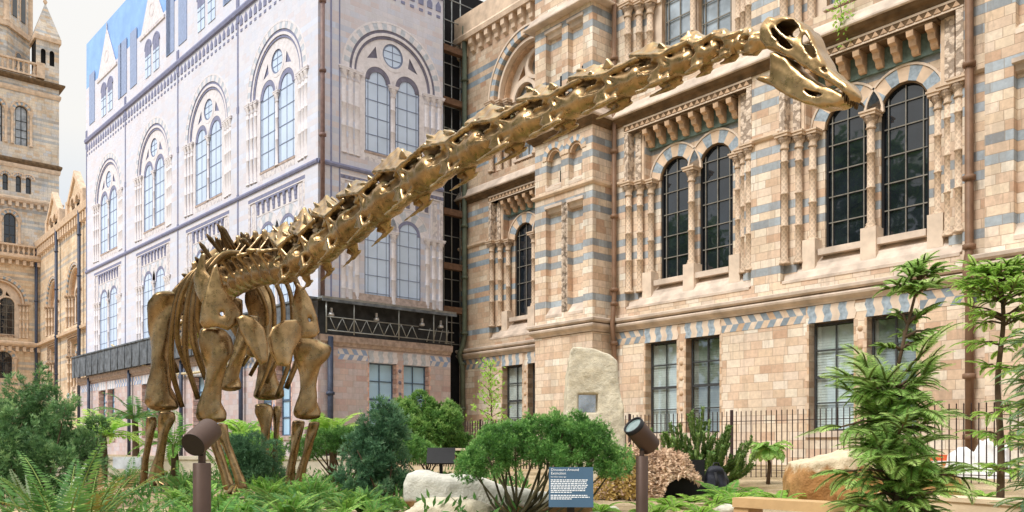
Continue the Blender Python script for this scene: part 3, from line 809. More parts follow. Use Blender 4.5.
# glazed gap with boards between pavilion and wing
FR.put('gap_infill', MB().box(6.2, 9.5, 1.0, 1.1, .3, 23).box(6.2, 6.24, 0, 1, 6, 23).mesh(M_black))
gp = MB(); bd = MB()
for u in (6.35, 6.75, 7.2, 7.7): gp.tube([(u, .7, 5.9), (u, .7, 23)], .03)
for k in range(17): gp.tube([(6.2, .68, 6.2 + k), (8.6, .68, 6.2 + k)], .022)
for z in (7.6, 9.6, 12.1, 14.6, 17.2, 19.6): bd.box(6.22, 8.8, .35, .62, z, z + .28)
FR.put('gap_scaffold', gp.mesh(M_scf)); FR.put('gap_board', bd.mesh(M_board))
FR.put('roof', MB().box(-.2, 6.1, .5, 20, 22.9, 23.1).mesh(M_sootshade))

# ---- far central tower and the long wing -------------------------------
cT = (-54.4, 97.0, 0)
wing = thing('long_museum_wing', 'distant sunlit terracotta wing with two gabled bays beside the tower', 'museum', cT)
FW = Fac(wing, RZM, S_WING)
hi = []; KUW = kit_upper(dict(S_WING, ww=1.6), 13.6, 3.0, 17.0); KMW = kit_middle(dict(S_WING, ww=1.3), 6.28)
for uc in (6.2, 15.4, 24.6): hi += place(FW, KUW, uc); hi += place(FW, KMW, uc)
FW.put('wall', MB().wall(rect(0, 30, 0, 24.4), hi, 0).mesh(M_tsw))
FW.put('string_course', sweep([(0, 0), (30, 0)], [(-.02, 12.8), (.4, 12.85), (.45, 13.1), (.1, 13.3), (-.02, 13.3)]).mesh(M_tc))
FW.put('cornice', sweep([(0, 0), (30, 0)], [(-.02, 24.0), (.5, 24.1), (.6, 24.7), (-.02, 24.8)]).mesh(M_tc))
cm = MB().box(-.25, .25, -.4, .1, 23.2, 24.0).mesh(M_tc)
for k in range(24): FW.put('corbel', cm, .6 + k)
for uc in (7.9, 17.2, 26.4):
    g = MB().wall([(uc - 3, 24.7), (uc + 3, 24.7), (uc + 3, 25.9), (uc + 2.6, 26.1), (uc + .3, 28.3), (uc - .3, 28.3), (uc - 2.6, 26.1), (uc - 3, 25.9)], [archp(uc - 1.5, uc - .3, 25, 25.6), archp(uc + .3, uc + 1.5, 25, 25.6)], -.2, 0)
    for s in (-1, 1):
        g.prism_y([(uc + s * 3.1, 25.9), (uc + s * 2.5, 25.9), (uc, 28.2), (uc, 28.8)], -.4, .2, 1)
        g.prism_y(archp(uc + s * .9 - .6, uc + s * .9 + .6, 25, 25.6), .2, .4, 2); g.ring(uc + s * .9, 25.6, .6, .85, -.35, 0, n=12, m=1)
        g.box(uc + s * 3 - .4, uc + s * 3 + .4, -.4, .6, 24.7, 26.3, 1)
    g.box(uc - 3, uc + 3, .4, 6, 24.7, 25.9, 0)
    FW.put('gable', g.mesh([M_tsw, M_tc, M_black]))
FW.put('roof', MB().prism_x([(.6, 24.6), (6, 29.6), (12, 24.6)], 1, 30).mesh(plain('blue_slate', srgb(128, 140, 156), .6, var=.2)))
for u in (.2, 9.9, 19.3): FW.put('rain_pipe', rainpipe([(u, -.4, 24.4), (u, -.4, 1)], .16, [(u, -.4, z) for z in (22, 18, 13, 9)], M_piped))

tower = thing('museum_tower', 'tall striped stone museum tower with balustrade and corner turret on the far left', 'tower', cT)
FT = Fac(tower, RZR, S_TOW)
wl = []
def twin(c, w, z0, zs, cols=(.5,), rows=(.3, .6), g=M_gdark, rec=.35, ringw=.35, cols_side=True):
    a, b = c - w / 2, c + w / 2
    wl.append(archp(a, b, z0, zs))
    r = MB().reveal(archp(a, b, z0, zs), 0, rec, 0); r.ring(c, zs, w / 2 + .02, w / 2 + ringw, -.1, .05, n=11, m=lambda i: 1 if i % 2 else 0)
    r.ring(c, zs, w / 2 + ringw, w / 2 + ringw + .15, -.18, .02, n=18, m=0)
    if cols_side:
        for s in (-1, 1): r.lathe(c + s * (w / 2 + .32), -.1, [(.2, z0), (.14, z0 + .2), (.14, zs - .5), (.26, zs - .1), (.26, zs)], 10, 0)
    FT.put('arch', r.mesh([M_tc, M_blue]))
    f = sash(a, b, z0, zs + w / 2, list(cols), list(rows), rec - .08, .1, .07, True, zs)
    o = FT.put('window', f.mesh(M_frame)); link_mesh('pane', MB().prism_y(archp(a, b, z0, zs), rec - .02, rec + .05).mesh(g), o)
M_gpale = glass('tower_window_glass', (.45, .5, .56), .05, .8)
for c in (-1.85, -4.35, -6.85): twin(c, 1.25, 35.6, 39.5, (.5,), (.2, .4, .62), M_gpale)
for c in (-1.15, -2.15, -3.45, -4.6): twin(c, .55, 30.2, 31.8, (), (.5,), cols_side=False, ringw=.25)
twin(-3.0, 1.2, 24.3, 27.1); twin(-6.4, 1.2, 24.3, 27.1)
# great arch at the foot of the tower
KUT = kit_upper(dict(S_TOW, stone=M_tsw, ww=1.55), 13.6, 2.9, 17.6)
hb = place(FT, KUT, -4.1)
twin(-3.6, 1.7, 9.0, 11.2); 
FT.put('wall', MB().wall(rect(-14, 2.0, 0, 24), [h for h in wl if h[0][1] < 20] + hb, 0).mesh(M_tsw))
FT.put('wall', MB().wall(rect(-14, 2.0, 24, 43.3), [h for h in wl if h[0][1] > 24], 0).add([(2, 0, 24), (2, 14, 24), (2, 14, 43.3), (2, 0, 43.3)], [(0, 1, 2, 3)]).mesh(M_ts))
for z, d, mt in ((12.6, .5, M_tc), (22.4, .7, M_tc), (29.0, .45, M_tc), (33.4, .3, M_sootshade), (42.9, .55, M_sootshade), (32.9, .15, M_tc), (41.6, .2, M_tc)):
    FT.put('string_course', sweep([(-14, 0), (2, 0), (2, 14)], [(-.05, z), (d * .6, z + .05), (d, z + .3), (d, z + .5), (-.05, z + .7)]).mesh(mt))
cm = MB().box(-.16, .16, -.5, .05, -.5, .0).mesh(M_tc)
for z in (22.4, 29.0, 12.6):
    for k in range(13): FT.put('corbel', cm, -8 + k * .72 - .1, 0, z)
for z0, z1, u1 in ((43.6, 45.2, -.4), (22.9, 24.2, -.4)):
    b = MB().box(-14, u1, -.5, -.2, z0, z0 + .2).box(-14, u1, -.55, -.15, z1 - .2, z1)
    b.box(u1, u1 + .8, -.6, .2, z0, z1 + .15)
    for k in range(24): b.lathe(u1 - .25 - k * .52, -.35, [(.12, z0 + .2), (.09, z0 + .35), (.17, z0 + .6), (.08, z1 - .4), (.14, z1 - .2)], 8)
    FT.put('balustrade', b.mesh(M_tc))
FT.put('parapet', MB().box(-.4, 2.0, -.02, 2.4, 43.3, 45.1).mesh(M_ts))
tu = MB().wall(rect(-.4, 2.0, 45.1, 48.2), [archp(.1, .6, 45.5, 47.0, 8), archp(1.0, 1.5, 45.5, 47.0, 8)], -.02, 0)
tu.box(-.38, 1.98, .3, 2.4, 45.1, 48.2, 2); tu.add([(2, 0, 45.1), (2, 2.4, 45.1), (2, 2.4, 48.2), (2, 0, 48.2)], [(0, 1, 2, 3)], 0)
tu.box(-.6, 2.2, -.25, 2.6, 48.2, 48.7, 1)
tu.add([(-.6, -.2, 48.7), (2.2, -.2, 48.7), (2.2, 2.6, 48.7), (-.6, 2.6, 48.7), (.8, 1.2, 53.2)], [(0, 1, 4), (1, 2, 4), (2, 3, 4), (3, 0, 4)], 0)
tu.lathe(.8, 1.2, [(.1, 53.0), (.25, 53.3), (.08, 53.6), (.2, 53.9), (.02, 54.6)], 8, 1)
FT.put('turret', tu.mesh([M_ts, M_tc, M_black]))
oc = [(-5.2 + 5.4 * math.cos(PI / 8 + PI / 4 * i), 6.2 + 5.4 * math.sin(PI / 8 + PI / 4 * i)) for i in range(8)]
FT.put('octagon', MB().prism_z(oc, 43, 72).mesh(M_ts))
ow = MB()
oc2 = [(-5.2 + 5.75 * math.cos(PI / 8 + PI / 4 * i), 6.2 + 5.75 * math.sin(PI / 8 + PI / 4 * i)) for i in range(8)]
for z in (49.2, 63.5): ow.prism_z(oc2, z, z + .6, 0)
def facewin(i, off, w, z0, zs):
    a, b = Vector(oc[i]), Vector(oc[(i + 1) % 8]); c = (a + b) / 2; d = (b - a).normalized(); n = Vector((c.x + 5.2, c.y - 6.2)).normalized()
    for w_, o_, mt in ((w + .35, .06, 0), (w, .10, 1)):
        p = [(u, z) for u, z in archp(off - w_ / 2, off + w_ / 2, z0, zs, 8)]
        base = [c + d * u + n * o_ for u, z in p]
        ow.add([(q.x, q.y, z) for q, (u, z) in zip(base, p)] + [(q.x - n.x * .2, q.y - n.y * .2, z) for q, (u, z) in zip(base, p)],
               [tuple(range(len(p)))] + [(k, (k + 1) % len(p), len(p) + (k + 1) % len(p), len(p) + k) for k in range(len(p))], mt)
for i in range(8):
    facewin(i, 0, .9, 45.4, 46.6)
    facewin(i, -.75, .75, 51.0, 57.5); facewin(i, .75, .75, 51.0, 57.5)
    a = oc[i]; ow.lathe(a[0], a[1], [(.4, 49.8), (.3, 50.3), (.3, 62.5), (.5, 63.4)], 8, 0)
FT.put('octagon_window', ow.mesh([M_tc, M_gdark]))
# ============================================================== TERRAIN
def unp(px, py, Y):
    """world point seen at picture position (px, py) at depth Y"""
    return Vector(((px - 512) / 842 * Y, Y, EYE + (445 - py) / 842 * Y))

def gz(x, y):
    """height of the ground: a planted bank rising from the path to the terrace"""
    a = np.clip((np.hypot(x * .6, y) - 1.6) / 2.2, 0, 1)
    s = a * a * (3 - 2 * a)
    b = .03 * np.sin(1.7 * x + .6 * y) + .025 * np.sin(2.9 * y - 1.1 * x)
    far = np.clip((y - 14) / 8, 0, 1)
    return s * (G - .02 + b * (1 - far)) 

def gpos(px, Y):
    X = (px - 512) / 842 * Y
    return Vector((X, Y, float(gz(X, Y))))

t = NT('sandy_soil'); o = t.obj()
n1, n2, n3 = t.noise(o, .5, 6), t.noise(o, 6, 6, .7), t.noise(o, 60, 3)
c = t.ramp(n1, [(.36, srgb(150, 128, 92)), (.52, srgb(206, 184, 150)), (.66, srgb(190, 160, 118))])
c = t.mix(1, c, t.ramp(n2, [(.3, (.55,) * 3), (.7, (1.1,) * 3)]), 'MULTIPLY')
c = t.mix(1, c, t.ramp(n3, [(.3, (.7,) * 3), (.7, (1.15,) * 3)]), 'MULTIPLY')
t.bsdf(c, .95, 0, t.math('ADD', n2, t.math('MULTIPLY', n3, .4)), .8, .05)
M_soil = t.m

def make_ground():
    xs = np.unique(np.concatenate([np.linspace(-900, -40, 18), np.linspace(-40, 40, 161), np.linspace(40, 900, 18)]))
    ys = np.unique(np.concatenate([np.linspace(-900, -30, 16), np.linspace(-30, 40, 141), np.linspace(40, 1500, 24)]))
    X, Y = np.meshgrid(xs, ys)
    Z = gz(X, Y)
    nx, ny = len(xs), len(ys)
    V = np.stack([X, Y, Z], -1).reshape(-1, 3)
    i = np.arange(nx * ny).reshape(ny, nx)
    F = np.stack([i[:-1, :-1], i[:-1, 1:], i[1:, 1:], i[1:, :-1]], -1).reshape(-1, 4)
    me = bpy.data.meshes.new('ground'); me.from_pydata(V.tolist(), [], F.tolist())
    me.polygons.foreach_set('use_smooth', [True] * len(F)); me.materials.append(M_soil)
    tag(link_mesh('ground', me), kind='structure')
make_ground()

# ============================================================ SDF SURFACES
def surf_nets(fn, lo, hi, res, smooth=1):
    lo = np.array(lo, float); hi = np.array(hi, float)
    n = np.ceil((hi - lo) / res).astype(int) + 1
    ax = [lo[k] + res * np.arange(n[k]) for k in range(3)]
    X, Y, Z = np.meshgrid(*ax, indexing='ij')
    D = fn(X, Y, Z).astype(np.float32)
    S = D < 0
    cells = tuple(k - 1 for k in n)
    acc = np.zeros(cells + (3,), np.float32); cnt = np.zeros(cells, np.float32)
    C = [(i, j, k) for i in (0, 1) for j in (0, 1) for k in (0, 1)]
    def sl(c): return tuple(slice(c[a], c[a] + cells[a]) for a in range(3))
    for a in range(3):
        for c in C:
            if c[a]: continue
            d = list(c); d[a] = 1
            d0, d1 = D[sl(c)], D[sl(d)]
            cross = (d0 < 0) != (d1 < 0)
            if not cross.any(): continue
            tt = np.where(cross, d0 / np.where(cross, d0 - d1, 1), 0)
            p = np.zeros(cells + (3,), np.float32)
            for b in range(3): p[..., b] = c[b]
            p[..., a] += tt
            acc += p * cross[..., None]; cnt += cross
    has = cnt > 0
    idx = -np.ones(cells, np.int64); idx[has] = np.arange(has.sum())
    ii = np.argwhere(has)
    V = lo + (ii + acc[has] / cnt[has][:, None]) * res
    quads = []
    for a in range(3):
        b, c = (a + 1) % 3, (a + 2) % 3
        s0 = [slice(None)] * 3; s1 = [slice(None)] * 3
        s0[a] = slice(0, n[a] - 1); s1[a] = slice(1, n[a])
        A, B = S[tuple(s0)], S[tuple(s1)]
        E = np.argwhere(A != B)
        ok = (E[:, b] > 0) & (E[:, b] < n[b] - 1) & (E[:, c] > 0) & (E[:, c] < n[c] - 1)
        E = E[ok]
        if not len(E): continue
        flip = A[tuple(E.T)]
        def at(db, dc):
            q = E.copy(); q[:, b] += db; q[:, c] += dc; return idx[tuple(q.T)]
        q = np.stack([at(-1, -1), at(0, -1), at(0, 0), at(-1, 0)], 1)
        q[~flip] = q[~flip][:, ::-1]
        quads.append(q)
    Q = np.concatenate(quads)
    for _ in range(smooth):
        sm = np.zeros_like(V); ct = np.zeros(len(V))
        for k in range(4):
            np.add.at(sm, Q[:, k], V[Q[:, (k + 1) % 4]] + V[Q[:, (k + 3) % 4]]); np.add.at(ct, Q[:, k], 2)
        V = V * .45 + .55 * sm / ct[:, None]
    return V, Q

def npmesh(name, V, Q, mat, smooth=True, attr=None):
    me = bpy.data.meshes.new(name)
    nq, k = Q.shape
    me.vertices.add(len(V)); me.vertices.foreach_set('co', np.asarray(V, np.float32).ravel())
    me.loops.add(nq * k); me.loops.foreach_set('vertex_index', Q.astype(np.int32).ravel())
    me.polygons.add(nq); me.polygons.foreach_set('loop_start', np.arange(0, nq * k, k, dtype=np.int32))
    me.polygons.foreach_set('use_smooth', np.full(nq, smooth))
    me.materials.append(mat); me.update(calc_edges=True)
    if attr is not None:
        a = me.attributes.new(attr[0], 'FLOAT', 'POINT'); a.data.foreach_set('value', np.asarray(attr[1], np.float32))
    return me

def smin(a, b, k):
    h = np.clip(.5 + .5 * (b - a) / k, 0, 1)
    return b * (1 - h) + a * h - k * h * (1 - h)
def cap(P, a, b, ra, rb=None):
    rb = ra if rb is None else rb
    a = np.array(a, float); b = np.array(b, float); d = b - a
    q = [P[i] - a[i] for i in range(3)]
    h = np.clip(sum(q[i] * d[i] for i in range(3)) / max(1e-9, d @ d), 0, 1)
    return np.sqrt(sum((q[i] - d[i] * h) ** 2 for i in range(3))) - (ra + (rb - ra) * h)
def ell(P, c, r):
    q = [(P[i] - c[i]) / r[i] for i in range(3)]
    k = np.sqrt(sum(x * x for x in q))
    return (k - 1) * min(r)
def tri(P, a, b, c, th):
    a, b, c = (np.array(v, float) for v in (a, b, c))
    ba, cb, ac = b - a, c - b, a - c
    nor = np.cross(ba, ac)
    pa = [P[i] - a[i] for i in range(3)]; pb = [P[i] - b[i] for i in range(3)]; pc = [P[i] - c[i] for i in range(3)]
    dot = lambda v, p: v[0] * p[0] + v[1] * p[1] + v[2] * p[2]
    ins = (np.sign(dot(np.cross(ba, nor), pa)) + np.sign(dot(np.cross(cb, nor), pb)) + np.sign(dot(np.cross(ac, nor), pc))) < 2
    def e(v, p):
        h = np.clip(dot(v, p) / (v @ v), 0, 1); return sum((v[i] * h - p[i]) ** 2 for i in range(3))
    de = np.minimum(np.minimum(e(ba, pa), e(cb, pb)), e(ac, pc))
    dp = dot(nor, pa) ** 2 / (nor @ nor)
    return np.sqrt(np.where(ins, de, dp)) - th
def poly2(x, z, pts):
    """signed distance to a polygon in 2-D, negative inside"""
    d = np.full(x.shape, 1e9); s = np.ones(x.shape)
    n = len(pts)
    for i in range(n):
        (ax_, az), (bx_, bz) = pts[i], pts[i - 1]
        ex, ez = bx_ - ax_, bz - az; wx, wz = x - ax_, z - az
        h = np.clip((wx * ex + wz * ez) / (ex * ex + ez * ez), 0, 1)
        d = np.minimum(d, (wx - ex * h) ** 2 + (wz - ez * h) ** 2)
        c1, c2, c3 = z >= az, z < bz, ex * wz > ez * wx
        s = np.where((c1 & c2 & c3) | (~c1 & ~c2 & ~c3), -s, s)
    return s * np.sqrt(d)
# ========================================================= BRONZE SKELETON
t = NT('cast_bronze'); o = t.obj()
geo = t.n('ShaderNodeNewGeometry')
n1 = t.noise(o, 3.0, 6, .65); n2 = t.noise(o, 16, 5, .6); n3 = t.noise(o, 70, 3)
c = t.ramp(n1, [(.32, srgb(140, 112, 76)), (.5, srgb(170, 139, 99)), (.68, srgb(198, 166, 122))])
c = t.mix(1, c, t.ramp(n2, [(.3, (.78,) * 3), (.65, (1.06,) * 3)]), 'MULTIPLY')
c = t.mix(t.math('SUBTRACT', 1, t.n('ShaderNodeMapRange').outputs[0]), c, c) if False else c
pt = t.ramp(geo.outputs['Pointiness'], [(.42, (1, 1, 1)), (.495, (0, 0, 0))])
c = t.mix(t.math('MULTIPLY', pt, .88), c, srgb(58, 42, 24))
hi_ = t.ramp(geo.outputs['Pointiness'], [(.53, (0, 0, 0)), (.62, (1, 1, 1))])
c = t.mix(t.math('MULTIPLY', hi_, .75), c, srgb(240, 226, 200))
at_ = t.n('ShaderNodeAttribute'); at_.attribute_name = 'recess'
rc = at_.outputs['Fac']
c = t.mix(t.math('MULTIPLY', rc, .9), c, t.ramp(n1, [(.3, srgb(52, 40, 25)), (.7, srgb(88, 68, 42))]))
sp = t.n('ShaderNodeSeparateXYZ'); t.l(geo.outputs['Normal'], sp.inputs[0])
gm = t.math('MULTIPLY', t.ramp(sp.outputs[2], [(.45, (0, 0, 0)), (.8, (1, 1, 1))]), t.ramp(n2, [(.42, (0, 0, 0)), (.6, (1, 1, 1))]))
c = t.mix(t.math('MULTIPLY', gm, .6), c, srgb(150, 152, 104))
r_ = t.ramp(n2, [(.3, (.20,) * 3), (.7, (.40,) * 3)])
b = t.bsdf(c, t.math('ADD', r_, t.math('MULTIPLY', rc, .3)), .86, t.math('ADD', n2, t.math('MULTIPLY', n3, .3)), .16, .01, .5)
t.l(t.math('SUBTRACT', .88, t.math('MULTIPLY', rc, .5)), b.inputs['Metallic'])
M_bronze = t.m

DINO0 = Vector((-3.3, 10.5, G))
dino = thing('dinosaur_skeleton', 'giant long-necked dinosaur skeleton cast in golden bronze standing in the garden', 'skeleton statue', DINO0)
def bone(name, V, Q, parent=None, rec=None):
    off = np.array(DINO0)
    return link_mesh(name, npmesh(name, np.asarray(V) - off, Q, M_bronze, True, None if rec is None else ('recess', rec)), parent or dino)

def neckp(px, py):
    r = (px - 512) / 842; tt = (9.85 * r + 2.85) / (4.16 + 5.65 * r)
    return unp(px, py, 9.85 - 5.65 * tt)
HEAD = Vector((.5929, -.8053, 0)); LEFT = Vector((.8053, .5929, 0))

def vertebra(name, a, b, H, kind='neck', res=.0125):
    """a = rear joint, b = front joint; H = height of the spines over the centrum axis"""
    x = (b - a); L = x.length; x.normalize(); y = Vector((0, 0, 1)).cross(x).normalized(); z = x.cross(y)
    rb = max(.036, min(.14, .40 * H)); s_ = L
    rr = random.uniform
    j = [rr(-.06, .06) for _ in range(8)]
    jag = [(rr(-.1, .12), rr(-.02, .10), rr(.06, .20)) for _ in range(4)]
    def fn(X, Y, Z):
        P = (X, np.abs(Y), Z)
        d = smin(cap(P, (-L * .5, 0, 0), (0, 0, -.004), rb * 1.2, rb * .9), cap(P, (0, 0, -.004), (L * .54, 0, 0), rb * .9, rb * 1.12), .03)
        th = .012 + .012 * H
        if kind == 'neck':
            pk = ((-.20 + j[0]) * L, .07 * H, (1.14 + 2.5 * j[1]) * H); pk2 = ((.20 + j[6]) * L, .06 * H, (.62 + j[1]) * H)
            po = ((-.54 + j[2]) * L, .36 * H, (.78 + j[7]) * H); N_ = ((.10 + j[4]) * L, .40 * H, .38 * H); pr = (.62 * L, .31 * H, (.56 + j[5]) * H)
            D = (.06 * L, .34 * H, -.10 * H); R1 = (.14 * L, .36 * H, -rb - .14 * H); R2 = ((-.36 + j[3]) * L, .36 * H, -rb - .24 * H)
            g = tri(P, (-.38 * L, 0, 0), (.34 * L, 0, 0), (-.06 * L, .02, .80 * H), th * 1.2 + .075 * H)
            g = np.minimum(g, tri(P, po, pk, N_, th)); g = np.minimum(g, tri(P, N_, pk2, pk, th))
            g = np.minimum(g, tri(P, N_, pr, ((.22 + j[6]) * L, .16 * H, .50 * H), th * .9))
            g = np.minimum(g, tri(P, po, (-.22 * L, .05 * H, .55 * H), pk, th * .9)); g = np.minimum(g, tri(P, po, (-.36 * L, .04, .08 * H), (-.28 * L, .05 * H, .5 * H), th * .9))
            g = np.minimum(g, cap(P, po, N_, th * 1.15, th * 1.5)); g = np.minimum(g, cap(P, N_, pr, th * 1.6, th * 1.3)); g = np.minimum(g, cap(P, po, pk, th * 1.1, th * 1.2))
            g = np.minimum(g, tri(P, N_, (.04 * L, rb * .6, .0), (.07 * L, .05 * H, .42 * H), th * 1.1)); g = np.minimum(g, cap(P, N_, (.16 * L, rb * .8, .02 * H), th * 1.3, th * 1.7))
            g = np.minimum(g, tri(P, N_, (-.26 * L, rb * .75, .04 * H), (-.20 * L, .07 * H, .24 * H), th * .8))
            g = np.minimum(g, tri(P, D, (.34 * L, rb * .6, -.01), (-.22 * L, rb * .6, -.01), th * 1.3))
            g = np.minimum(g, tri(P, D, R1, (-.10 * L, .32 * H, -rb * .9), th * 1.1)); g = np.minimum(g, cap(P, R1, R2, th * 1.4, th * .45))
            g = np.minimum(g, tri(P, (.34 * L, rb * .6, -rb * .6), R1, (.1 * L, rb * .5, -rb * .8), th)); g = np.minimum(g, cap(P, R1, (.30 * L, .36 * H, -rb - .10 * H), th * 1.2, th * .6))
            for (fx, fy, fz), (ox, oy, oz) in zip(((-.40, .24, .90), (-.02, .22, .74), (.34, .30, .48), (-.25, .36, .60)), jag):
                g = np.minimum(g, tri(P, (fx * L, fy * H, fz * H), ((fx + .16) * L, fy * H, (fz - .05) * H), ((fx + ox) * L, (fy + oy) * H, (fz + oz) * H), th * .8))
            g = np.minimum(g, cap(P, (-.3 * L, rb * .8, -.06 * H), (.02 * L, .36 * H, .36 * H), th * .9, th * 1.3)); g = np.minimum(g, cap(P, (.4 * L, rb * .8, -.02 * H), N_, th * .9, th * 1.3))
            d = smin(d, g, .014)
            for c_, r_ in (((.32 * L, .20 * H, .22 * H), (.13 * L, .10 * H, .11 * H)), ((-.34 * L, .22 * H, .30 * H), (.13 * L, .10 * H, .14 * H))):
                d = np.maximum(d, -ell(P, c_, r_))
            # hollows in the sides of the centrum
            d = np.maximum(d, -ell(P, (-.12 * L, rb * 1.05, .25 * rb), (.24 * L, rb * .45, rb * .42)))
        else:
            T = (-.05 * L, .05 + (.06 * H if kind == 'dorsal' else 0), H); D = (j[1] * L, (.60 + j[2]) * H, (.40 + j[3]) * H); pp = (.1 * L, .30 * H, .04 * H)
            po = (-.75 * L, .20 * H, (.62 + j[0]) * H)
            g = tri(P, T, (-.5 * L, .02, .0), (.4 * L, .02, .0), th * 1.2)
            g = np.minimum(g, tri(P, T, po, D, th * .9)); g = np.minimum(g, cap(P, po, D, th * 1.2, th * 1.5)); g = np.minimum(g, cap(P, (0, .03, .2 * H), T, th * 1.8, th * 2.0))
            g = np.minimum(g, tri(P, D, pp, (0, .06, .3 * H), th)); g = np.minimum(g, cap(P, D, pp, th * 1.2, th * 1.8)); g = np.minimum(g, cap(P, pp, (.2 * L, rb * .6, -.02), th * 2.2, th * 2.4))
            g = np.minimum(g, cap(P, D, (.7 * L, .2 * H, .5 * H), th * 1.5, th * 1.1)); g = np.minimum(g, cap(P, (0, .05, .35 * H), po, th * 1.4, th * 1.4))
            d = smin(d, g, .02)
        return d + .004 * np.sin(47 * X + 13 * Z + 9 * j[5]) * np.sin(39 * Y + 21 * Z)
    m = .06
    V, Q = surf_nets(fn, (-.72 * L - m, -.64 * H - m, -rb - .38 * H - m), (.72 * L + m, .64 * H + m, 1.6 * H + m), res, 0 if kind == 'neck' else 1)
    B = np.array([x, y, z]); c0 = np.array((a + b) / 2)
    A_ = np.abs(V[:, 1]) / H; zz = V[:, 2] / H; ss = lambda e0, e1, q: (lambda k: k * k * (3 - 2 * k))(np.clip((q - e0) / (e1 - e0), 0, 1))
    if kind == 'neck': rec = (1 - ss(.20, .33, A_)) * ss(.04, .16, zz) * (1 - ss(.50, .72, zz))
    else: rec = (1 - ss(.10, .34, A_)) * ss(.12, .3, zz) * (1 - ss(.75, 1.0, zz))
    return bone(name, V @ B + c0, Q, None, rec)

J = [(764, 41), (741, 44), (714, 52), (687, 62), (637, 80), (581, 102), (529, 124), (479, 147), (431, 173), (388, 200), (353, 226), (325, 246), (303, 260), (284, 269)]
HH = [.06, .09, .125, .15, .175, .20, .225, .26, .305, .345, .38, .41, .43]
JP = [neckp(*p) for p in J]
for k in range(13):
    vertebra('neck_vertebra', JP[k + 1], JP[k], HH[k], 'neck', .0085 if k < 7 else .011)
SH = JP[-1]; HIP = Vector((-4.25, 12.0, 3.58))
ND = 9
SP = [SH.lerp(HIP, i / ND) + Vector((0, 0, .10 * math.sin(PI * i / ND))) for i in range(ND + 1)]
for k in range(ND):
    vertebra('back_vertebra', SP[k + 1], SP[k], .42 + .02 * k, 'dorsal' if k < 6 else 'sacral', .014)
tl = [HIP, HIP + Vector((-.2, .32, -.02)), HIP + Vector((-.4, .64, -.08)), HIP + Vector((-.58, .94, -.16)), HIP + Vector((-.76, 1.22, -.26)), HIP + Vector((-.92, 1.5, -.38))]
for k in range(5): vertebra('tail_vertebra', tl[k + 1], tl[k], .62 - .07 * k, 'sacral', .016)
# ragged tall spines over the hips
for k in range(24):
    p = SP[2].lerp(HIP + Vector((-.15, .2, 0)), k / 23)
    for s in (-1, 1):
        q = p + LEFT * (.11 * s) + Vector((0, 0, .22)); hgt = .14 + .28 * math.sin(PI * min(1, (k + 2.5) / 23.5)) + random.uniform(-.10, .05)
        e = q + LEFT * (.16 * s + random.uniform(-.14, .14)) + Vector((random.uniform(-.07, .07), random.uniform(-.05, .05), hgt))
        m = MB().tube([q, q.lerp(e, .45), q.lerp(e, .85), e], [(.010, .036), (.007, .022), (.010, .034), (.003, .012)], 7)
        me = m.mesh(M_bronze, 'neural_spine'); me.transform(Matrix.Translation(-DINO0)); link_mesh('neural_spine', me, dino)

def cr(pts, n):
    P = [np.array(p, float) for p in pts]; P = [2 * P[0] - P[1]] + P + [2 * P[-1] - P[-2]]
    out = []
    for i in range(1, len(P) - 2):
        for k in range(n):
            u = k / n; a, b, c, d = P[i - 1:i + 3]
            out.append(.5 * ((2 * b) + (c - a) * u + (2 * a - 5 * b + 4 * c - d) * u * u + (3 * b - a - 3 * c + d) * u ** 3))
    out.append(P[-2]); return np.array(out)

def limb(name, pts, Y, depth=.7, Yend=None, twist=0.0, parent=None, knob=.0):
    """long bone from picture-space stations (px, py, half width in px), elliptical section"""
    Yend = Y if Yend is None else Yend; n0 = len(pts)
    st = cr([(p[0], p[1], p[2], Y + (Yend - Y) * i / (n0 - 1)) for i, p in enumerate(pts)], 5)
    N = 22; V = []; ang = np.linspace(0, 2 * PI, N, endpoint=False)
    e1 = Vector((math.cos(twist), math.sin(twist), 0)); e2 = Vector((-e1.y, e1.x, 0))
    rows = []
    ends = [(.0, .35), (.5, .8)]
    def ring(c, a, b, f, sh):
        r = []
        for q in ang:
            k = 1 + .13 * math.sin(2 * q + 3 * sh) * min(1, abs(sh - 1.5)) + .07 * math.sin(3 * q + 5 * sh) + .035 * math.sin(5 * q + 11 * sh)
            p = c + e1 * (a * f * k * math.cos(q)) + e2 * (b * f * k * math.sin(q)); r.append(p)
        return r
    for i, (px, py, w, yy) in enumerate(st):
        a = w * .9 * yy / 842; b = a * depth; c = unp(px, py, yy); sh = i / len(st) * 3
        wmin = min(s[2] for s in st) * yy / 842
        b = depth * .92 * (a * .30 + wmin * .95)
        if i == 0:
            up = (c - unp(st[1][0], st[1][1], st[1][3])).normalized()
            rows.append(ring(c + up * a * .34, a, b, .05, sh)); rows.append(ring(c + up * a * .30, a, b, .45, sh)); rows.append(ring(c + up * a * .18, a, b, .82, sh))
        rows.append(ring(c, a, b, 1, sh))
        if i == len(st) - 1:
            up = (c - unp(st[-2][0], st[-2][1], st[-2][3])).normalized()
            rows.append(ring(c + up * a * .18, a, b, .84, sh)); rows.append(ring(c + up * a * .30, a, b, .45, sh)); rows.append(ring(c + up * a * .34, a, b, .05, sh))
    V = [p for r in rows for p in r]
    Q = np.array([(i * N + k, i * N + (k + 1) % N, (i + 1) * N + (k + 1) % N, (i + 1) * N + k) for i in range(len(rows) - 1) for k in range(N)])
    return bone(name, V, Q, parent)

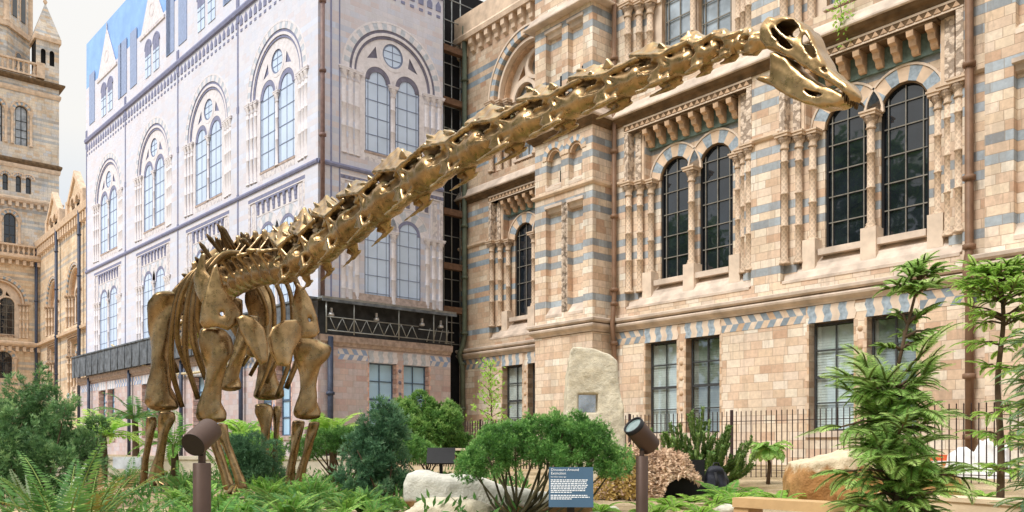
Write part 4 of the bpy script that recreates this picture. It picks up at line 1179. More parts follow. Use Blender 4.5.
# hind and fore limbs, right side of the animal is on the left of the picture
limb('femur', [(168, 296, 16), (166, 306, 17.5), (163, 322, 14.5), (162, 345, 11.8), (161, 368, 11.2), (160, 386, 12.5), (161, 400, 15.5), (162, 407, 15)], 11.3, .75, twist=.3)
limb('tibia', [(166, 413, 8), (166, 421, 8), (163, 436, 5.2), (160, 455, 5), (157, 472, 7), (156, 484, 9)], 11.2, .8, twist=.3)
limb('fibula', [(151, 418, 5), (151, 427, 5.4), (148, 445, 3.8), (145, 465, 3.4), (143, 484, 4)], 11.35, .8)
limb('femur', [(258, 288, 13), (260, 303, 14.5), (262, 325, 10.5), (265, 350, 9), (267, 372, 9.5), (269, 388, 13.5), (268, 396, 15)], 12.2, .75, twist=.3)
limb('tibia', [(263, 406, 9), (264, 414, 8.5), (266, 428, 5.2), (265, 445, 4.8), (263, 462, 6), (262, 476, 9), (262, 484, 9.6)], 12.1, .8, twist=.3)
limb('fibula', [(277, 407, 4), (277, 415, 4), (276, 435, 2.9), (275, 460, 3), (276, 478, 4)], 12.2, .8)
limb('humerus', [(213, 331, 14), (215, 341, 16.5), (217, 354, 15.5), (216, 368, 11), (213, 384, 9.8), (211, 400, 11.5), (211, 412, 14.5), (211, 419, 14)], 9.45, .6, twist=.5)
limb('ulna', [(206, 424, 8), (211, 434, 7), (218, 452, 5.6), (225, 472, 5.2), (229, 489, 6)], 9.5, .9)
limb('radius', [(221, 425, 6), (224, 438, 5.4), (231, 456, 4.6), (238, 474, 4.8), (242, 489, 6)], 9.35, .9)
limb('humerus', [(307, 340, 15), (311, 347, 20), (311, 358, 17.5), (309, 370, 11.5), (308, 384, 9.3), (308, 398, 10.5), (307, 410, 13.4), (307, 416, 13)], 10.3, .6, twist=.5)
limb('ulna', [(314, 423, 5.5), (311, 436, 5.2), (307, 452, 4.6), (302, 470, 4.6), (298, 486, 5.6)], 10.25, .9)
limb('radius', [(298, 422, 6.4), (297, 434, 5.6), (294, 452, 4.6), (291, 470, 4.6), (289, 484, 5.2)], 10.4, .9)
limb('pubis', [(250, 318, 9), (245, 335, 8.5), (239, 352, 8), (233, 370, 8), (230, 382, 10.5), (230, 388, 11)], 11.0, .7)
limb('ischium', [(233, 300, 9), (236, 325, 8), (246, 345, 6.5), (254, 356, 6)], 12.3, .7)
def foot(name, px, Y, n, fwd):
    c = unp(px, 489, Y); c.z = G
    m = MB()
    for k in range(n):
        a = -.9 + 1.8 * k / (n - 1); d = Vector((HEAD.x * math.cos(a) - HEAD.y * math.sin(a), HEAD.x * math.sin(a) + HEAD.y * math.cos(a), 0))
        m.tube([c + d * .02 + Vector((0, 0, .11)), c + d * .06 + Vector((0, 0, .10)), c + d * .11 + Vector((0, 0, .06)), c + d * .16 * fwd + Vector((0, 0, .03)), c + d * .2 * fwd + Vector((0, 0, .02))], [.035, .04, .03, .036, .012], 8)
    me = m.mesh(M_bronze, name); me.transform(Matrix.Translation(-DINO0)); link_mesh(name, me, dino)
foot('hind_foot', 155, 11.2, 5, 1.2); foot('hind_foot', 265, 12.1, 5, 1.2); foot('fore_foot', 236, 9.4, 5, 1); foot('fore_foot', 294, 10.3, 5, 1)

def onplane(px, py, O, e):
    r = (px - 512) / 842
    u = (r * O.y - O.x) / (e.x - r * e.y); Y = O.y + e.y * u
    return u, EYE + (445 - py) / 842 * Y
def plate(name, poly, ref, Y, yaw, th=.05, holes=(), curv=0., res=.013, parent=None):
    O = unp(ref[0], ref[1], Y); e = Vector((math.cos(yaw), math.sin(yaw), 0)); nn = Vector((-e.y, e.x, 0))
    pl = [(u, z - O.z) for u, z in (onplane(x, y, O, e) for x, y in poly)]
    hl = [[(u, z - O.z) for u, z in (onplane(x, y, O, e) for x, y in h)] for h in holes]
    us = [p[0] for p in pl]; zs = [p[1] for p in pl]; m = .05; cu = (min(us) + max(us)) / 2; hw = (max(us) - min(us)) / 2
    def fn(X, Yv, Z):
        d2 = poly2(X, Z, pl)
        for h in hl: d2 = np.maximum(d2, -poly2(X, Z, h))
        off = Yv - curv * ((X - cu) / hw) ** 2 - .015 * np.sin(9 * X + 5 * Z)
        t_ = th * (.55 + .6 * np.clip(-d2 / hw, 0, 1))
        return np.sqrt(np.maximum(d2 + t_, 0) ** 2 + off ** 2) - t_
    V, Q = surf_nets(fn, (min(us) - m, -abs(curv) - th - m, min(zs) - m), (max(us) + m, abs(curv) + th + m, max(zs) + m), res, 2)
    B = np.array([e, nn, Vector((0, 0, 1))])
    return bone(name, V @ B + np.array(O), Q, parent)
plate('scapula', [(213, 266), (217, 263), (221, 275), (225, 289), (234, 301), (241, 312), (239, 323), (228, 331), (216, 327), (204, 329), (199, 322), (201, 306), (205, 292), (209, 277)], (218, 300), 9.3, .3, .045, [[(220, 312), (223, 312), (224, 316), (221, 316)]], .05)
plate('scapula_blade', [(200, 254), (204, 252), (205, 270), (213, 282), (208, 297), (203, 304), (196, 292), (193, 280)], (203, 280), 9.75, -.5, .03, (), .03)
plate('scapula', [(297, 282), (305, 288), (312, 300), (318, 316), (321, 332), (316, 337), (304, 341), (296, 344), (295, 328), (292, 305)], (306, 315), 10.25, .5, .045, [[(308, 318), (310, 318), (311, 321), (309, 322)]], .04)
plate('sternal_plate', [(235, 317), (243, 314), (254, 318), (264, 327), (268, 343), (268, 361), (261, 366), (256, 360), (247, 346), (239, 331)], (253, 338), 9.35, .25, .045, (), .06)
plate('sternal_plate', [(269, 337), (273, 327), (284, 320), (297, 319), (304, 325), (304, 338), (294, 351), (288, 367), (277, 366), (271, 352)], (286, 341), 9.75, .75, .045, (), .06)
plate('ilium', [(196, 262), (215, 248), (245, 252), (258, 268), (250, 290), (232, 296), (214, 292), (200, 282)], (225, 270), 12.0, .95, .06, (), .1)

# ribs
def rib(c, s, Lr, back, w=.028):
    R = -LEFT if s < 0 else LEFT
    B = -HEAD
    pts = [c + R * .22 + Vector((0, 0, .20)), c + R * .44 + Vector((0, 0, .16)) + B * back * .1, c + R * .62 + Vector((0, 0, -.10)) + B * back * .25,
           c + R * .68 + Vector((0, 0, -.48 * Lr)) + B * back * .5, c + R * .66 + Vector((0, 0, -.95 * Lr)) + B * back * .8, c + R * .5 + Vector((0, 0, -1.42 * Lr)) + B * back]
    st = cr(pts, 5); n = len(st)
    m = MB().tube(st.tolist(), [(w * (.9 if i > 3 else 1.3) * (1.15 - .4 * abs(i / n - .5)), w * 1.9 * (1.1 - .5 * abs(i / n - .6))) for i in range(n)], 10)
    me = m.mesh(M_bronze, 'rib'); me.transform(Matrix.Translation(-DINO0)); link_mesh('rib', me, dino)
for k in range(2, 9):
    c = SP[k].lerp(SP[k + 1], .5)
    for s in (-1, 1):
        if s > 0 and k < 3: continue
        ln = [.62, .74, .7, .95, 1.12, .86, 1.1, .75, .7][k] * random.uniform(.92, 1.06)
        rib(c, s, ln, .10 + .05 * k + random.uniform(-.08, .08), random.uniform(.017, .024))

# ---- skull ------------------------------------------------------------
SO = neckp(772, 40); E1 = HEAD; 
def cp(x, y): return (755 + x / 4.66, 10 + y / 4.655)
def sk(poly): return [(u, z - SO.z) for u, z in (onplane(*cp(x, y), SO, E1) for x, y in poly)]
S_out = sk([(75, 70), (95, 45), (130, 52), (165, 42), (215, 48), (245, 75), (256, 104), (276, 94), (300, 150), (332, 220), (362, 275), (402, 310), (452, 345), (487, 385), (494, 407), (480, 432), (462, 448), (444, 440), (452, 415), (430, 388), (380, 352), (330, 322), (270, 287), (215, 247), (160, 217), (120, 197), (95, 200), (75, 170), (60, 150), (62, 110)])
S_h = [sk(h) for h in ([(140, 92), (163, 66), (206, 60), (236, 86), (242, 120), (227, 146), (192, 138), (158, 120)], [(110, 98), (130, 108), (178, 154), (213, 178), (216, 194), (195, 200), (161, 177), (127, 139)],
                       [(259, 126), (277, 147), (299, 188), (322, 233), (305, 238), (273, 212), (256, 168)], [(336, 276), (348, 278), (364, 298), (350, 296)])]
J_out = sk([(35, 327), (60, 315), (100, 320), (106, 270), (100, 214), (128, 212), (176, 236), (208, 272), (254, 310), (326, 356), (398, 380), (440, 408), (446, 440), (400, 457), (330, 466), (290, 456), (220, 431), (160, 401), (120, 371), (80, 351), (40, 341)])
J_h = [sk([(250, 376), (282, 384), (347, 404), (336, 418), (280, 407)])]
ax0, ax1 = np.array(sk([(100, 130)])[0]), np.array(sk([(490, 410)])[0]); axd = (ax1 - ax0) / np.linalg.norm(ax1 - ax0); axl = np.linalg.norm(ax1 - ax0); per = np.array([-axd[1], axd[0]])
def shell(out, holes, w0, w1, wall, inner, topn=.25):
    def fn(X, Y, Z):
        s = np.clip(((X - ax0[0]) * axd[0] + (Z - ax0[1]) * axd[1]) / axl, 0, 1); q = (X - ax0[0]) * per[0] + (Z - ax0[1]) * per[1]
        w = w0 + (w1 - w0) * s; w = w * (1 - topn * np.clip(q / .12, 0, 1)) * np.sqrt(np.clip(1.02 - np.clip((s - .86) / .16, 0, 1) ** 2, .02, 1))
        d2 = poly2(X, Z, out); A = np.abs(Y)
        r = .016
        o = np.sqrt(np.maximum(d2 + r, 0) ** 2 + np.maximum(A - w + r, 0) ** 2) + np.minimum(np.maximum(d2 + r, A - w + r), 0) - r
        inn = np.maximum(d2 + inner, A - w + wall)
        d = np.maximum(o, -inn)
        for h in holes: 
            hh = poly2(X, Z, h); d = -smin(-d, -(-(hh + .002)), .012) if False else np.maximum(d, -hh)
        d = d - .003 * np.sin(60 * X + 20 * Z) * np.sin(50 * Z)
        return d
    us = [p[0] for p in out]; zs = [p[1] for p in out]; m = .03
    V, Q = surf_nets(fn, (min(us) - m, -w0 - m, min(zs) - m), (max(us) + m, w0 + m, max(zs) + m), .0068, 2)
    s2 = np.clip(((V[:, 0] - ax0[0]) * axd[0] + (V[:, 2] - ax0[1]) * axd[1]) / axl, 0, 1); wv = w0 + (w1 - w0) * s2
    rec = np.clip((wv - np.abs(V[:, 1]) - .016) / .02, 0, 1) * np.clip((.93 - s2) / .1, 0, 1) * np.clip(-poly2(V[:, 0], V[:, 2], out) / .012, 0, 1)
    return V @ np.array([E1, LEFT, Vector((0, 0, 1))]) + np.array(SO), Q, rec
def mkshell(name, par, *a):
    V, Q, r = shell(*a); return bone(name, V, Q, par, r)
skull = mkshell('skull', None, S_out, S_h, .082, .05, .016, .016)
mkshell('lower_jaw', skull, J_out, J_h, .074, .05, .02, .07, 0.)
tm = MB()
for k in range(13):
    a = -1.25 + 2.5 * k / 12
    u, z = sk([(478 - 60 * (1 - math.cos(a)), 405 - 40 * (1 - math.cos(a)))])[0]
    p = SO + E1 * u + LEFT * (.044 * math.sin(a)) + Vector((0, 0, z))
    dn = (E1 * -.15 + Vector((0, 0, -1))).normalized()
    tm.tube([p + Vector((0, 0, .01)), p + dn * .03, p + dn * .055], [.007, .0065, .002], 6)
me = tm.mesh(M_bronze, 'teeth'); me.transform(Matrix.Translation(-DINO0)); link_mesh('teeth', me, skull)
# ================================================================ PLANTS
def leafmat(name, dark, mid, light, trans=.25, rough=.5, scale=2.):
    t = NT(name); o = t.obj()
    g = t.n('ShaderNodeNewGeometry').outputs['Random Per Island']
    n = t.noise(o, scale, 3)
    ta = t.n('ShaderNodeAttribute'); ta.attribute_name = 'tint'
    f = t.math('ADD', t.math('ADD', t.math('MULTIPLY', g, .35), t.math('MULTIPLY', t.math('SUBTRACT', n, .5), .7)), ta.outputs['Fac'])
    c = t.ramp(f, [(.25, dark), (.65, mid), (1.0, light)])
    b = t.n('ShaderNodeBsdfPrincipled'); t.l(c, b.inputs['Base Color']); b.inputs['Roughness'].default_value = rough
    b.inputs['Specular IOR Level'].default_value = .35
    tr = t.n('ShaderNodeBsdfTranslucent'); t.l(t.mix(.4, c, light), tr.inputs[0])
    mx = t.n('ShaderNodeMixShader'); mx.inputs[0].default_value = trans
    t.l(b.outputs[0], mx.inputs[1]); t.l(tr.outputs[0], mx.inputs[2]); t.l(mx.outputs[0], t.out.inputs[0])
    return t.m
def g3(a, b, c, k=1.): return tuple(k * x for x in srgb(a, b, c))
L_mugo = leafmat('blue_green_needles', g3(50, 86, 52), g3(104, 148, 94), g3(164, 196, 134))
L_cloud = leafmat('clipped_green_needles', g3(46, 88, 36), g3(96, 152, 72), g3(160, 202, 116))
L_round = leafmat('mid_green_leaves', g3(40, 80, 32), g3(92, 142, 62), g3(158, 190, 108))
L_fern = leafmat('fern_green', g3(46, 98, 34), g3(96, 154, 58), g3(166, 206, 100), .35)
L_fernd = leafmat('fern_dark_green', g3(36, 76, 34), g3(74, 126, 58), g3(130, 172, 88), .3)
L_fernbr = leafmat('fern_rusty', g3(84, 60, 26), g3(132, 104, 48), g3(150, 150, 70), .3)
L_pale = leafmat('fern_silvery', g3(96, 124, 92), g3(150, 176, 140), g3(196, 212, 182), .3)
L_woll = leafmat('sapling_green', g3(84, 138, 66), g3(162, 206, 108), g3(220, 240, 160), .5)
L_light = leafmat('fresh_light_green', g3(84, 146, 44), g3(154, 204, 84), g3(212, 238, 134), .55)
L_spruce = leafmat('grey_green_sprays', g3(52, 92, 66), g3(106, 148, 112), g3(166, 194, 156), .3)
L_blue = leafmat('blue_conifer_needles', g3(42, 80, 56), g3(92, 138, 100), g3(150, 184, 144), .25)
M_stalk = plain('green_stalks', srgb(120, 140, 70), .7, var=.3)
L_monk = leafmat('monkey_puzzle_scales', g3(44, 74, 32), g3(92, 128, 60), g3(160, 190, 88), .15)
M_bark = plain('brown_bark', srgb(92, 74, 58), .9, var=.4, scale=9, bstr=.6)
M_barkg = plain('grey_green_bark', srgb(92, 88, 66), .9, var=.35, scale=9, bstr=.6)
M_barkr = plain('red_brown_bark', srgb(118, 70, 48), .9, var=.3, scale=9, bstr=.6)

def leaves(base, dirs, nrm, length, width, tipw=.25, fold=0.):
    """quads: base points, unit directions, side vectors -> one blade each"""
    base, dirs, nrm = np.asarray(base), np.asarray(dirs), np.asarray(nrm)
    n = len(base)
    length = np.broadcast_to(np.asarray(length, float), (n,))[:, None]; width = np.broadcast_to(np.asarray(width, float), (n,))[:, None]
    side = np.cross(dirs, nrm); side /= np.linalg.norm(side, axis=1, keepdims=True) + 1e-9
    a = base + dirs * length * .08; m = base + dirs * length * .45; e = base + dirs * length
    V = np.stack([a, m + side * width * .5, e, m - side * width * .5], 1).reshape(-1, 3)
    return V, np.arange(4 * n).reshape(n, 4)
def unit(v): return v / (np.linalg.norm(v, axis=-1, keepdims=True) + 1e-9)
def rnd(n): return unit(rng.normal(size=(n, 3)))
class Leaf:
    def __init__(s): s.V = []; s.Q = []; s.n = 0; s.T = []
    def add(s, VQ, tint=None):
        V, Q = VQ; s.V.append(V); s.Q.append(Q + s.n); s.n += len(V)
        s.T.append(np.full(len(V), .45) if tint is None else np.repeat(tint, 4))
    def build(s, name, mat, parent):
        V = np.concatenate(s.V); Q = np.concatenate(s.Q)
        return link_mesh(name, npmesh(name, V, Q, mat, False, ('tint', np.concatenate(s.T))), parent)

def tufts(L, centers, outward, k, length, width, spread=.8, tint=None):
    """needle tufts: k needles fanning out from each centre"""
    n = len(centers)
    C = np.repeat(centers, k, 0); O = np.repeat(outward, k, 0)
    d = unit(O + spread * rng.normal(size=(n * k, 3)))
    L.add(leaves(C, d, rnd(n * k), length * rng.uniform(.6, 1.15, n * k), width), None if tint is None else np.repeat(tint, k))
def blob_pts(c, r, n, inner=.55):
    d = rnd(n); f = inner + (1 - inner) * rng.random(n) ** .5
    lump = 1 + .13 * np.sin(5 * d[:, 0] + 3 * c[0]) * np.sin(6 * d[:, 1] + c[1]) + .08 * np.sin(11 * d[:, 2] + 7 * d[:, 0])
    return np.array(c) + d * np.array(r) * (f * lump)[:, None], unit(d / np.array(r))

def shrub(name, label, cat, pos, blobs, mat, tuft=(.06, .006, 10), dens=900, bark=None, stems=5, spread=.8, up=.35, group=None, rz=0, clump=0.):
    """blobs: list of (dx, dy, z, rx, ry, rz) relative to pos; each full of needle tufts; stems run from the base into them"""
    bark = bark or M_bark
    root = thing(name, label, cat, pos, 0, group)
    L = Leaf()
    for (dx, dy, z, rx, ry, rz_) in blobs:
        area = (rx * ry + ry * rz_ + rx * rz_) / 3
        n = max(40, int(dens * area / .04))
        if clump:
            nk = max(5, int(area * 3.2 / clump ** 2))
            kc, kd = blob_pts((dx, dy, z), (rx, ry, rz_), nk, .72)
            pi = rng.integers(0, nk, n); off = rnd(n) * rng.uniform(.15, 1, (n, 1)) * clump * np.array([1, 1, 1.25]) * rng.uniform(.7, 1.2, nk)[pi][:, None]
            p = kc[pi] + off; d = unit(off + kd[pi] * clump * .5)
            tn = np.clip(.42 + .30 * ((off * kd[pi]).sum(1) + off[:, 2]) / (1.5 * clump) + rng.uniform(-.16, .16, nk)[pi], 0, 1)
        else: p, d = blob_pts((dx, dy, z), (rx, ry, rz_), n); tn = None
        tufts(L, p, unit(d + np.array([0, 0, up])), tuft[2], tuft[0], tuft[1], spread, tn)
    L.build('crown', mat, root)
    m = MB()
    for i, (dx, dy, z, rx, ry, rz_) in enumerate(blobs):
        if stems and i % max(1, len(blobs) // max(stems, 1)) == 0 or len(blobs) <= stems:
            a = Vector((random.uniform(-.04, .04), random.uniform(-.04, .04), 0)); e = Vector((dx, dy, z))
            k = a.lerp(e, .5) + Vector((random.uniform(-.10, .10), random.uniform(-.10, .10), -.16 * (e - a).length))
            P = cr([a, a.lerp(k, .5) + Vector((0, 0, -.0)), k, e], 4)
            r0 = .009 + .012 * min(1, rx * 2)
            m.tube(P.tolist(), list(np.linspace(r0 * 1.3, r0 * .5, len(P))), 7)
    if m.V: m.build('trunk', bark, root)
    return root

def frond(L, S, base, az, el, length, droop, pin, pinw, n=26, v=.35, taper=1.0, roll=0., stalk=.12, sag=.25):
    """one feathered frond; leaflets go to L, the midrib to S"""
    d = np.array([math.cos(az) * math.cos(el), math.sin(az) * math.cos(el), math.sin(el)])
    ts = np.linspace(0, 1, n); p = np.array(base, float); P = [p]; D = []
    h = np.array([math.cos(az), math.sin(az), 0])
    for i in range(n):
        e = el - droop * ts[i] ** 1.3
        dd = np.array([h[0] * math.cos(e), h[1] * math.cos(e), math.sin(e)]); D.append(dd); p = p + dd * length / n; P.append(p)
    P = np.array(P[:n]); D = np.array(D)
    side = np.array([-h[1], h[0], 0]) * math.cos(roll) + np.array([0, 0, 1]) * math.sin(roll)
    i0 = int(stalk * n); tone = random.uniform(.15, .5)
    prof = np.sin(PI * np.clip((ts - stalk * .6) / (1 - stalk * .6), 0, 1) ** .7 * .94 + .06) ** .8
    for s in (-1, 1):
        b = P[i0:]; f = unit(side * s + D[i0:] * v + np.array([0, 0, -sag]) * 1 + .06 * rng.normal(size=(n - i0, 3)))
        nn = np.cross(D[i0:], side * s); 
        L.add(leaves(b, f, nn + .15 * rng.normal(size=nn.shape), pin * prof[i0:] * taper, pinw), np.clip(tone + .25 * ts[i0:], 0, 1))
    S.tube([tuple(q) for q in P[::max(1, n // 8)]], list(np.linspace(.008, .002, len(P[::max(1, n // 8)]))), 5)

def fern(label, pos, n, length, mat, pin=.09, pinw=.016, el=(.7, 1.2), droop=1.3, group=None, name='fern', cat='fern', az=(0, 2 * PI), z0=0., nseg=36, v=.45, sag=.15, root=None):
    root = root or thing(name, label, cat, pos, 0, group)
    L, S = Leaf(), MB()
    for i in range(n):
        a = az[0] + (az[1] - az[0]) * (i + random.random() * .8) / n
        frond(L, S, (.02 * math.cos(a), .02 * math.sin(a), z0), a, random.uniform(*el), length * random.uniform(.75, 1.1), droop * random.uniform(.8, 1.2), pin, pinw, nseg, v, roll=random.uniform(-.3, .3), sag=sag)
    L.build('fronds', mat, root); S.build('stalks', M_stalk, root)
    return root

# ---- left dark pine -----------------------------------------------------
def pos(px, Y): return gpos(px, Y)
p = pos(30, 8.6)
bl = []
for k in range(46):
    a = random.uniform(0, 2 * PI); r = .72 * math.sqrt(random.random()); h = random.random()
    bl.append((r * math.cos(a) * (1.05 - .35 * h), r * math.sin(a) * .8, .26 + .86 * h * (1 - .35 * (r / .72) ** 2), .13, .13, .17))
bl += [(.58, 0, .55, .14, .14, .16), (.66, 0, .74, .10, .1, .14), (.42, -.1, 1.0, .1, .1, .16), (.12, 0, 1.27, .09, .09, .16), (-.1, 0, 1.2, .11, .1, .15), (.62, -.1, .38, .13, .1, .12)]
shrub('mountain_pine', 'large dark blue-green dwarf pine at the left edge of the garden', 'pine shrub', p, bl, L_mugo, (.055, .0075, 8), 480, stems=12, spread=.4, up=.5, clump=.075)

# ---- flat-topped clipped pine with bare stems beside the blue panel --------
p = pos(516, 6.6)
bl = []
for (dx, z, rx, rz_) in [(-.36, .50, .13, .11), (-.22, .57, .22, .16), (-.02, .66, .26, .19), (.22, .70, .28, .20), (.44, .66, .26, .19), (.64, .58, .22, .17), (.78, .50, .14, .13), (.34, .80, .22, .10), (.48, .78, .2, .10), (-.16, .72, .2, .1), (.60, .72, .16, .1), (.3, .58, .2, .10)]:
    for dy in (-.2, .12):
        bl.append((dx + random.uniform(-.04, .04), dy + random.uniform(-.05, .05), z * .96 - .02 - (.07 if -.02 < dx < .16 else 0) + random.uniform(-.03, .03), rx * .8, .24, rz_ * .78))
shrub('cloud_pruned_pine', 'round-topped clipped pine on bare twisting stems behind the blue information panel', 'pine shrub', p, bl, L_cloud, (.030, .0052, 8), 900, M_barkg, stems=20, spread=.5, up=.3, clump=.046)

# ---- more conifers behind the near beds ----------------------------------
p = pos(378, 8.4)
bl = [(random.uniform(-.26, .26) * (1.15 - .7 * h), random.uniform(-.2, .2), .10 + .72 * h, .13, .13, .15) for h in np.linspace(0, 1, 22)]
bl += [(.0, 0, .90, .05, .05, .12), (-.14, 0, .74, .06, .06, .12), (.16, 0, .70, .06, .06, .12)]
shrub('blue_conifer', 'upright blue-green conifer with feathery tips left of the pale boulder', 'conifer', p, bl, L_blue, (.055, .0065, 8), 560, stems=4, spread=.4, up=.7, clump=.07)
p = pos(343, 11)
bl = [(dx, dy, z, .26, .24, .13) for dx, z in ((-.42, .55), (-.2, .62), (.05, .66), (.3, .6), (.55, .62), (.8, .58), (.95, .5)) for dy in (-.15, .15)]
shrub('clipped_pine', 'low spreading clipped pine with bare stems behind the blue-green conifer', 'pine shrub', p, bl, L_cloud, (.042, .006, 8), 560, stems=10, spread=.5, up=.3, clump=.05)
p = pos(428, 15.5)
bl = [(.74 * math.cos(a) * r, .6 * math.sin(a) * r, .35 + h * (1.2 - .75 * r * r), .24, .24, .24) for a, r, h in [(random.uniform(0, 2 * PI), math.sqrt(random.random()), random.uniform(.3, 1.)) for _ in range(34)]]
shrub('round_bush', 'dense rounded green bush in front of the pale pavilion base', 'bush', p, bl, L_round, (.07, .013, 8), 420, stems=5, spread=.6, up=.2, clump=.08)

# ---- monkey puzzle ------------------------------------------------------
p = pos(697, 11.2)
root = thing('monkey_puzzle_tree', 'young monkey puzzle tree with upcurved spiny branches in front of the railings', 'tree', p)
L = Leaf(); S = MB()
def scaly(path, r):
    P = cr(path, 6); n = len(P)
    for i in range(n - 1):
        m_ = 16; f = P[i] + (P[i + 1] - P[i]) * rng.random((m_, 1)); ax = unit(P[i + 1] - P[i])[None]
        out = rnd(m_); out = unit(out - ax * (out * ax).sum(1, keepdims=True))
        L.add(leaves(f + out * r * .5, unit(ax * 1.1 + out), out, .036, .022))
    S.tube(P.tolist(), list(np.linspace(r * .9, r * .5, n)), 7)
S.tube([(0, 0, 0), (.01, 0, .3), (0, .02, .7)], [.05, .045, .03], 8)
for k in range(28):
    a = 2.39996 * k; z0 = .04 + .46 * (k / 28); ln = random.uniform(.52, .80) * (1.05 - .40 * k / 28)
    h = np.array([math.cos(a), math.sin(a) * .7, 0])
    b0 = np.array([0, 0, z0]); b1 = b0 + h * ln * .42 + [0, 0, .07]; b2 = b0 + h * ln * .86 + [0, 0, .19]; b3 = b0 + h * ln * 1.08 + [0, 0, .30 + random.uniform(.02, .26)]
    scaly([b0, b1, b2, b3], .029)
    for s in (-1, 1):
        if random.random() < .75:
            q = b1 * .55 + b2 * .45; w = np.array([-h[1], h[0], 0]) * s
            scaly([q, q + w * .09 + h * .08 + [0, 0, .06], q + w * .13 + h * .16 + [0, 0, .2 + random.uniform(0, .1)]], .027)
for k in range(5):
    a = 1.3 * k; scaly([(0, 0, .6), (.06 * math.cos(a), .06 * math.sin(a), .78), (.12 * math.cos(a), .12 * math.sin(a), .95 + .05 * k)], .03)
L.build('scale_leaves', L_monk, root); S.build('trunk', plain('green_scaly_bark', srgb(98, 116, 62), .8, var=.35, scale=14, bstr=.6), root)

# ---- feathery sapling at the right front ---------------------------------
def sprays(L, S, base, az, el, length, droop, pin, n, pw=.011):
    frond(L, S, base, az, el, length, droop, pin, pw, n, .75, roll=random.uniform(-.25, .25), sag=.22, stalk=.05)
TW = [None]
def branchlets(L, S, a, h, ln, el, pin, pw=.010, fs=1.):
    """a limb that carries several feathered sprays along both sides and at its tip"""
    d = np.array([math.cos(h) * math.cos(el), math.sin(h) * math.cos(el), math.sin(el)])
    b = np.array(a) + d * ln; S.tube([a, tuple((np.array(a) + b) / 2 + [0, 0, .02]), tuple(b)], [.011, .008, .005], 6)
    T_ = TW[0]
    sprays(L, T_, b, h, el + .1, fs * random.uniform(.22, .34), random.uniform(.5, 1.2), pin, 27, pw)
    for f in (.45, .7, .95):
        for s in (-1, 1):
            sprays(L, T_, np.array(a) + d * ln * f, h + s * random.uniform(.4, 1.2), el + random.uniform(-.4, .4), fs * random.uniform(.16, .30), random.uniform(.5, 1.3), pin * random.uniform(.7, 1), 25, pw)
p = pos(893, 5.0)
root = thing('feathery_sapling', 'bushy feathery sapling with drooping bright green sprays at the right front', 'tree', p)
L, S = Leaf(), MB(); TW[0] = MB()
tp = cr([(0, 0, 0), (.03, .0, .35), (0, .02, .8), (.06, .02, 1.15), (.2, .05, 1.66)], 6)
S.tube(tp.tolist(), list(np.linspace(.024, .007, len(tp))), 8)
for k in range(108):
    f = .04 + .92 * (k / 107) ; q = tp[min(len(tp) - 1, int(f * .64 * (len(tp) - 1)))]
    a = 2.39996 * k + random.uniform(-.3, .3); hh = q[2]
    ln = random.uniform(.04, .33) * (.4 + .85 * math.sin(PI * min(1, (hh + .12) / 1.35)) ** .8)
    branchlets(L, S, tuple(q), a, ln, random.uniform(-.2, 1.0), .075, .0058, .8)
for z, n, s_ in ((1.12, 3, .06), (1.24, 3, .07), (1.35, 3, .11), (1.44, 4, .12), (1.52, 4, .09), (1.6, 4, .05), (1.66, 4, .02)):
    q = tp[int(np.argmin(abs(tp[:, 2] - z)))]
    for k in range(n):
        branchlets(L, S, tuple(q), random.uniform(0, 6.28), s_ + random.uniform(0, .08), random.uniform(.1, .8), .038, .0055, .42)
L.build('foliage', L_woll, root); S.build('trunk', M_bark, root); TW[0].build('twigs', M_stalk, root); TW[0].build('twigs', M_stalk, root)

# ---- taller open tree behind it ------------------------------------------
p = pos(1000, 7.6)
root = thing('open_young_tree', 'slender young tree with flat fresh green sprays and bare trunk near the right edge', 'tree', p)
L, S = Leaf(), MB(); TW[0] = MB()
tp = cr([(0, 0, 0), (.02, .02, .6), (-.02, .0, 1.2), (.03, .0, 1.75), (.0, .0, 2.2)], 6)
S.tube(tp.tolist(), list(np.linspace(.036, .014, len(tp))), 8)
for (z, n, ln0) in ((1.45, 5, .22), (1.72, 10, .34), (1.9, 13, .40), (2.05, 13, .36), (2.16, 11, .26), (2.22, 8, .12), (1.25, 3, .2), (.9, 3, .16), (.7, 4, .16), (.45, 5, .16)):
    q = tp[int(np.argmin(abs(tp[:, 2] - z)))]
    for k in range(n):
        a = 6.283 * k / n + random.uniform(-.4, .4)
        branchlets(L, S, tuple(q + [0, 0, random.uniform(-.05, .05)]), a, ln0 * random.uniform(.5, 1.1), random.uniform(.1, .5), .048, .0075, .72)
L.build('foliage', L_light, root); S.build('trunk', M_bark, root); TW[0].build('twigs', M_stalk, root)

# ---- grey-green drooping conifer at the right edge ------------------------
p = pos(1052, 5.6)
root = thing('drooping_conifer', 'grey-green conifer with long drooping sprays cut by the right edge', 'conifer', p)
L, S = Leaf(), MB(); TW[0] = MB()
S.tube([(0, 0, 0), (.02, 0, .7), (0, 0, 1.5)], [.03, .024, .01], 8)
for k in range(40):
    z = .1 + 1.3 * k / 39; a = 2.39996 * k
    branchlets(L, S, (0, 0, z), a, random.uniform(.08, .2) * (1.2 - .5 * k / 39), random.uniform(-.1, .35), .05, .006)
L.build('foliage', L_spruce, root); S.build('trunk', M_bark, root); TW[0].build('twigs', M_stalk, root)

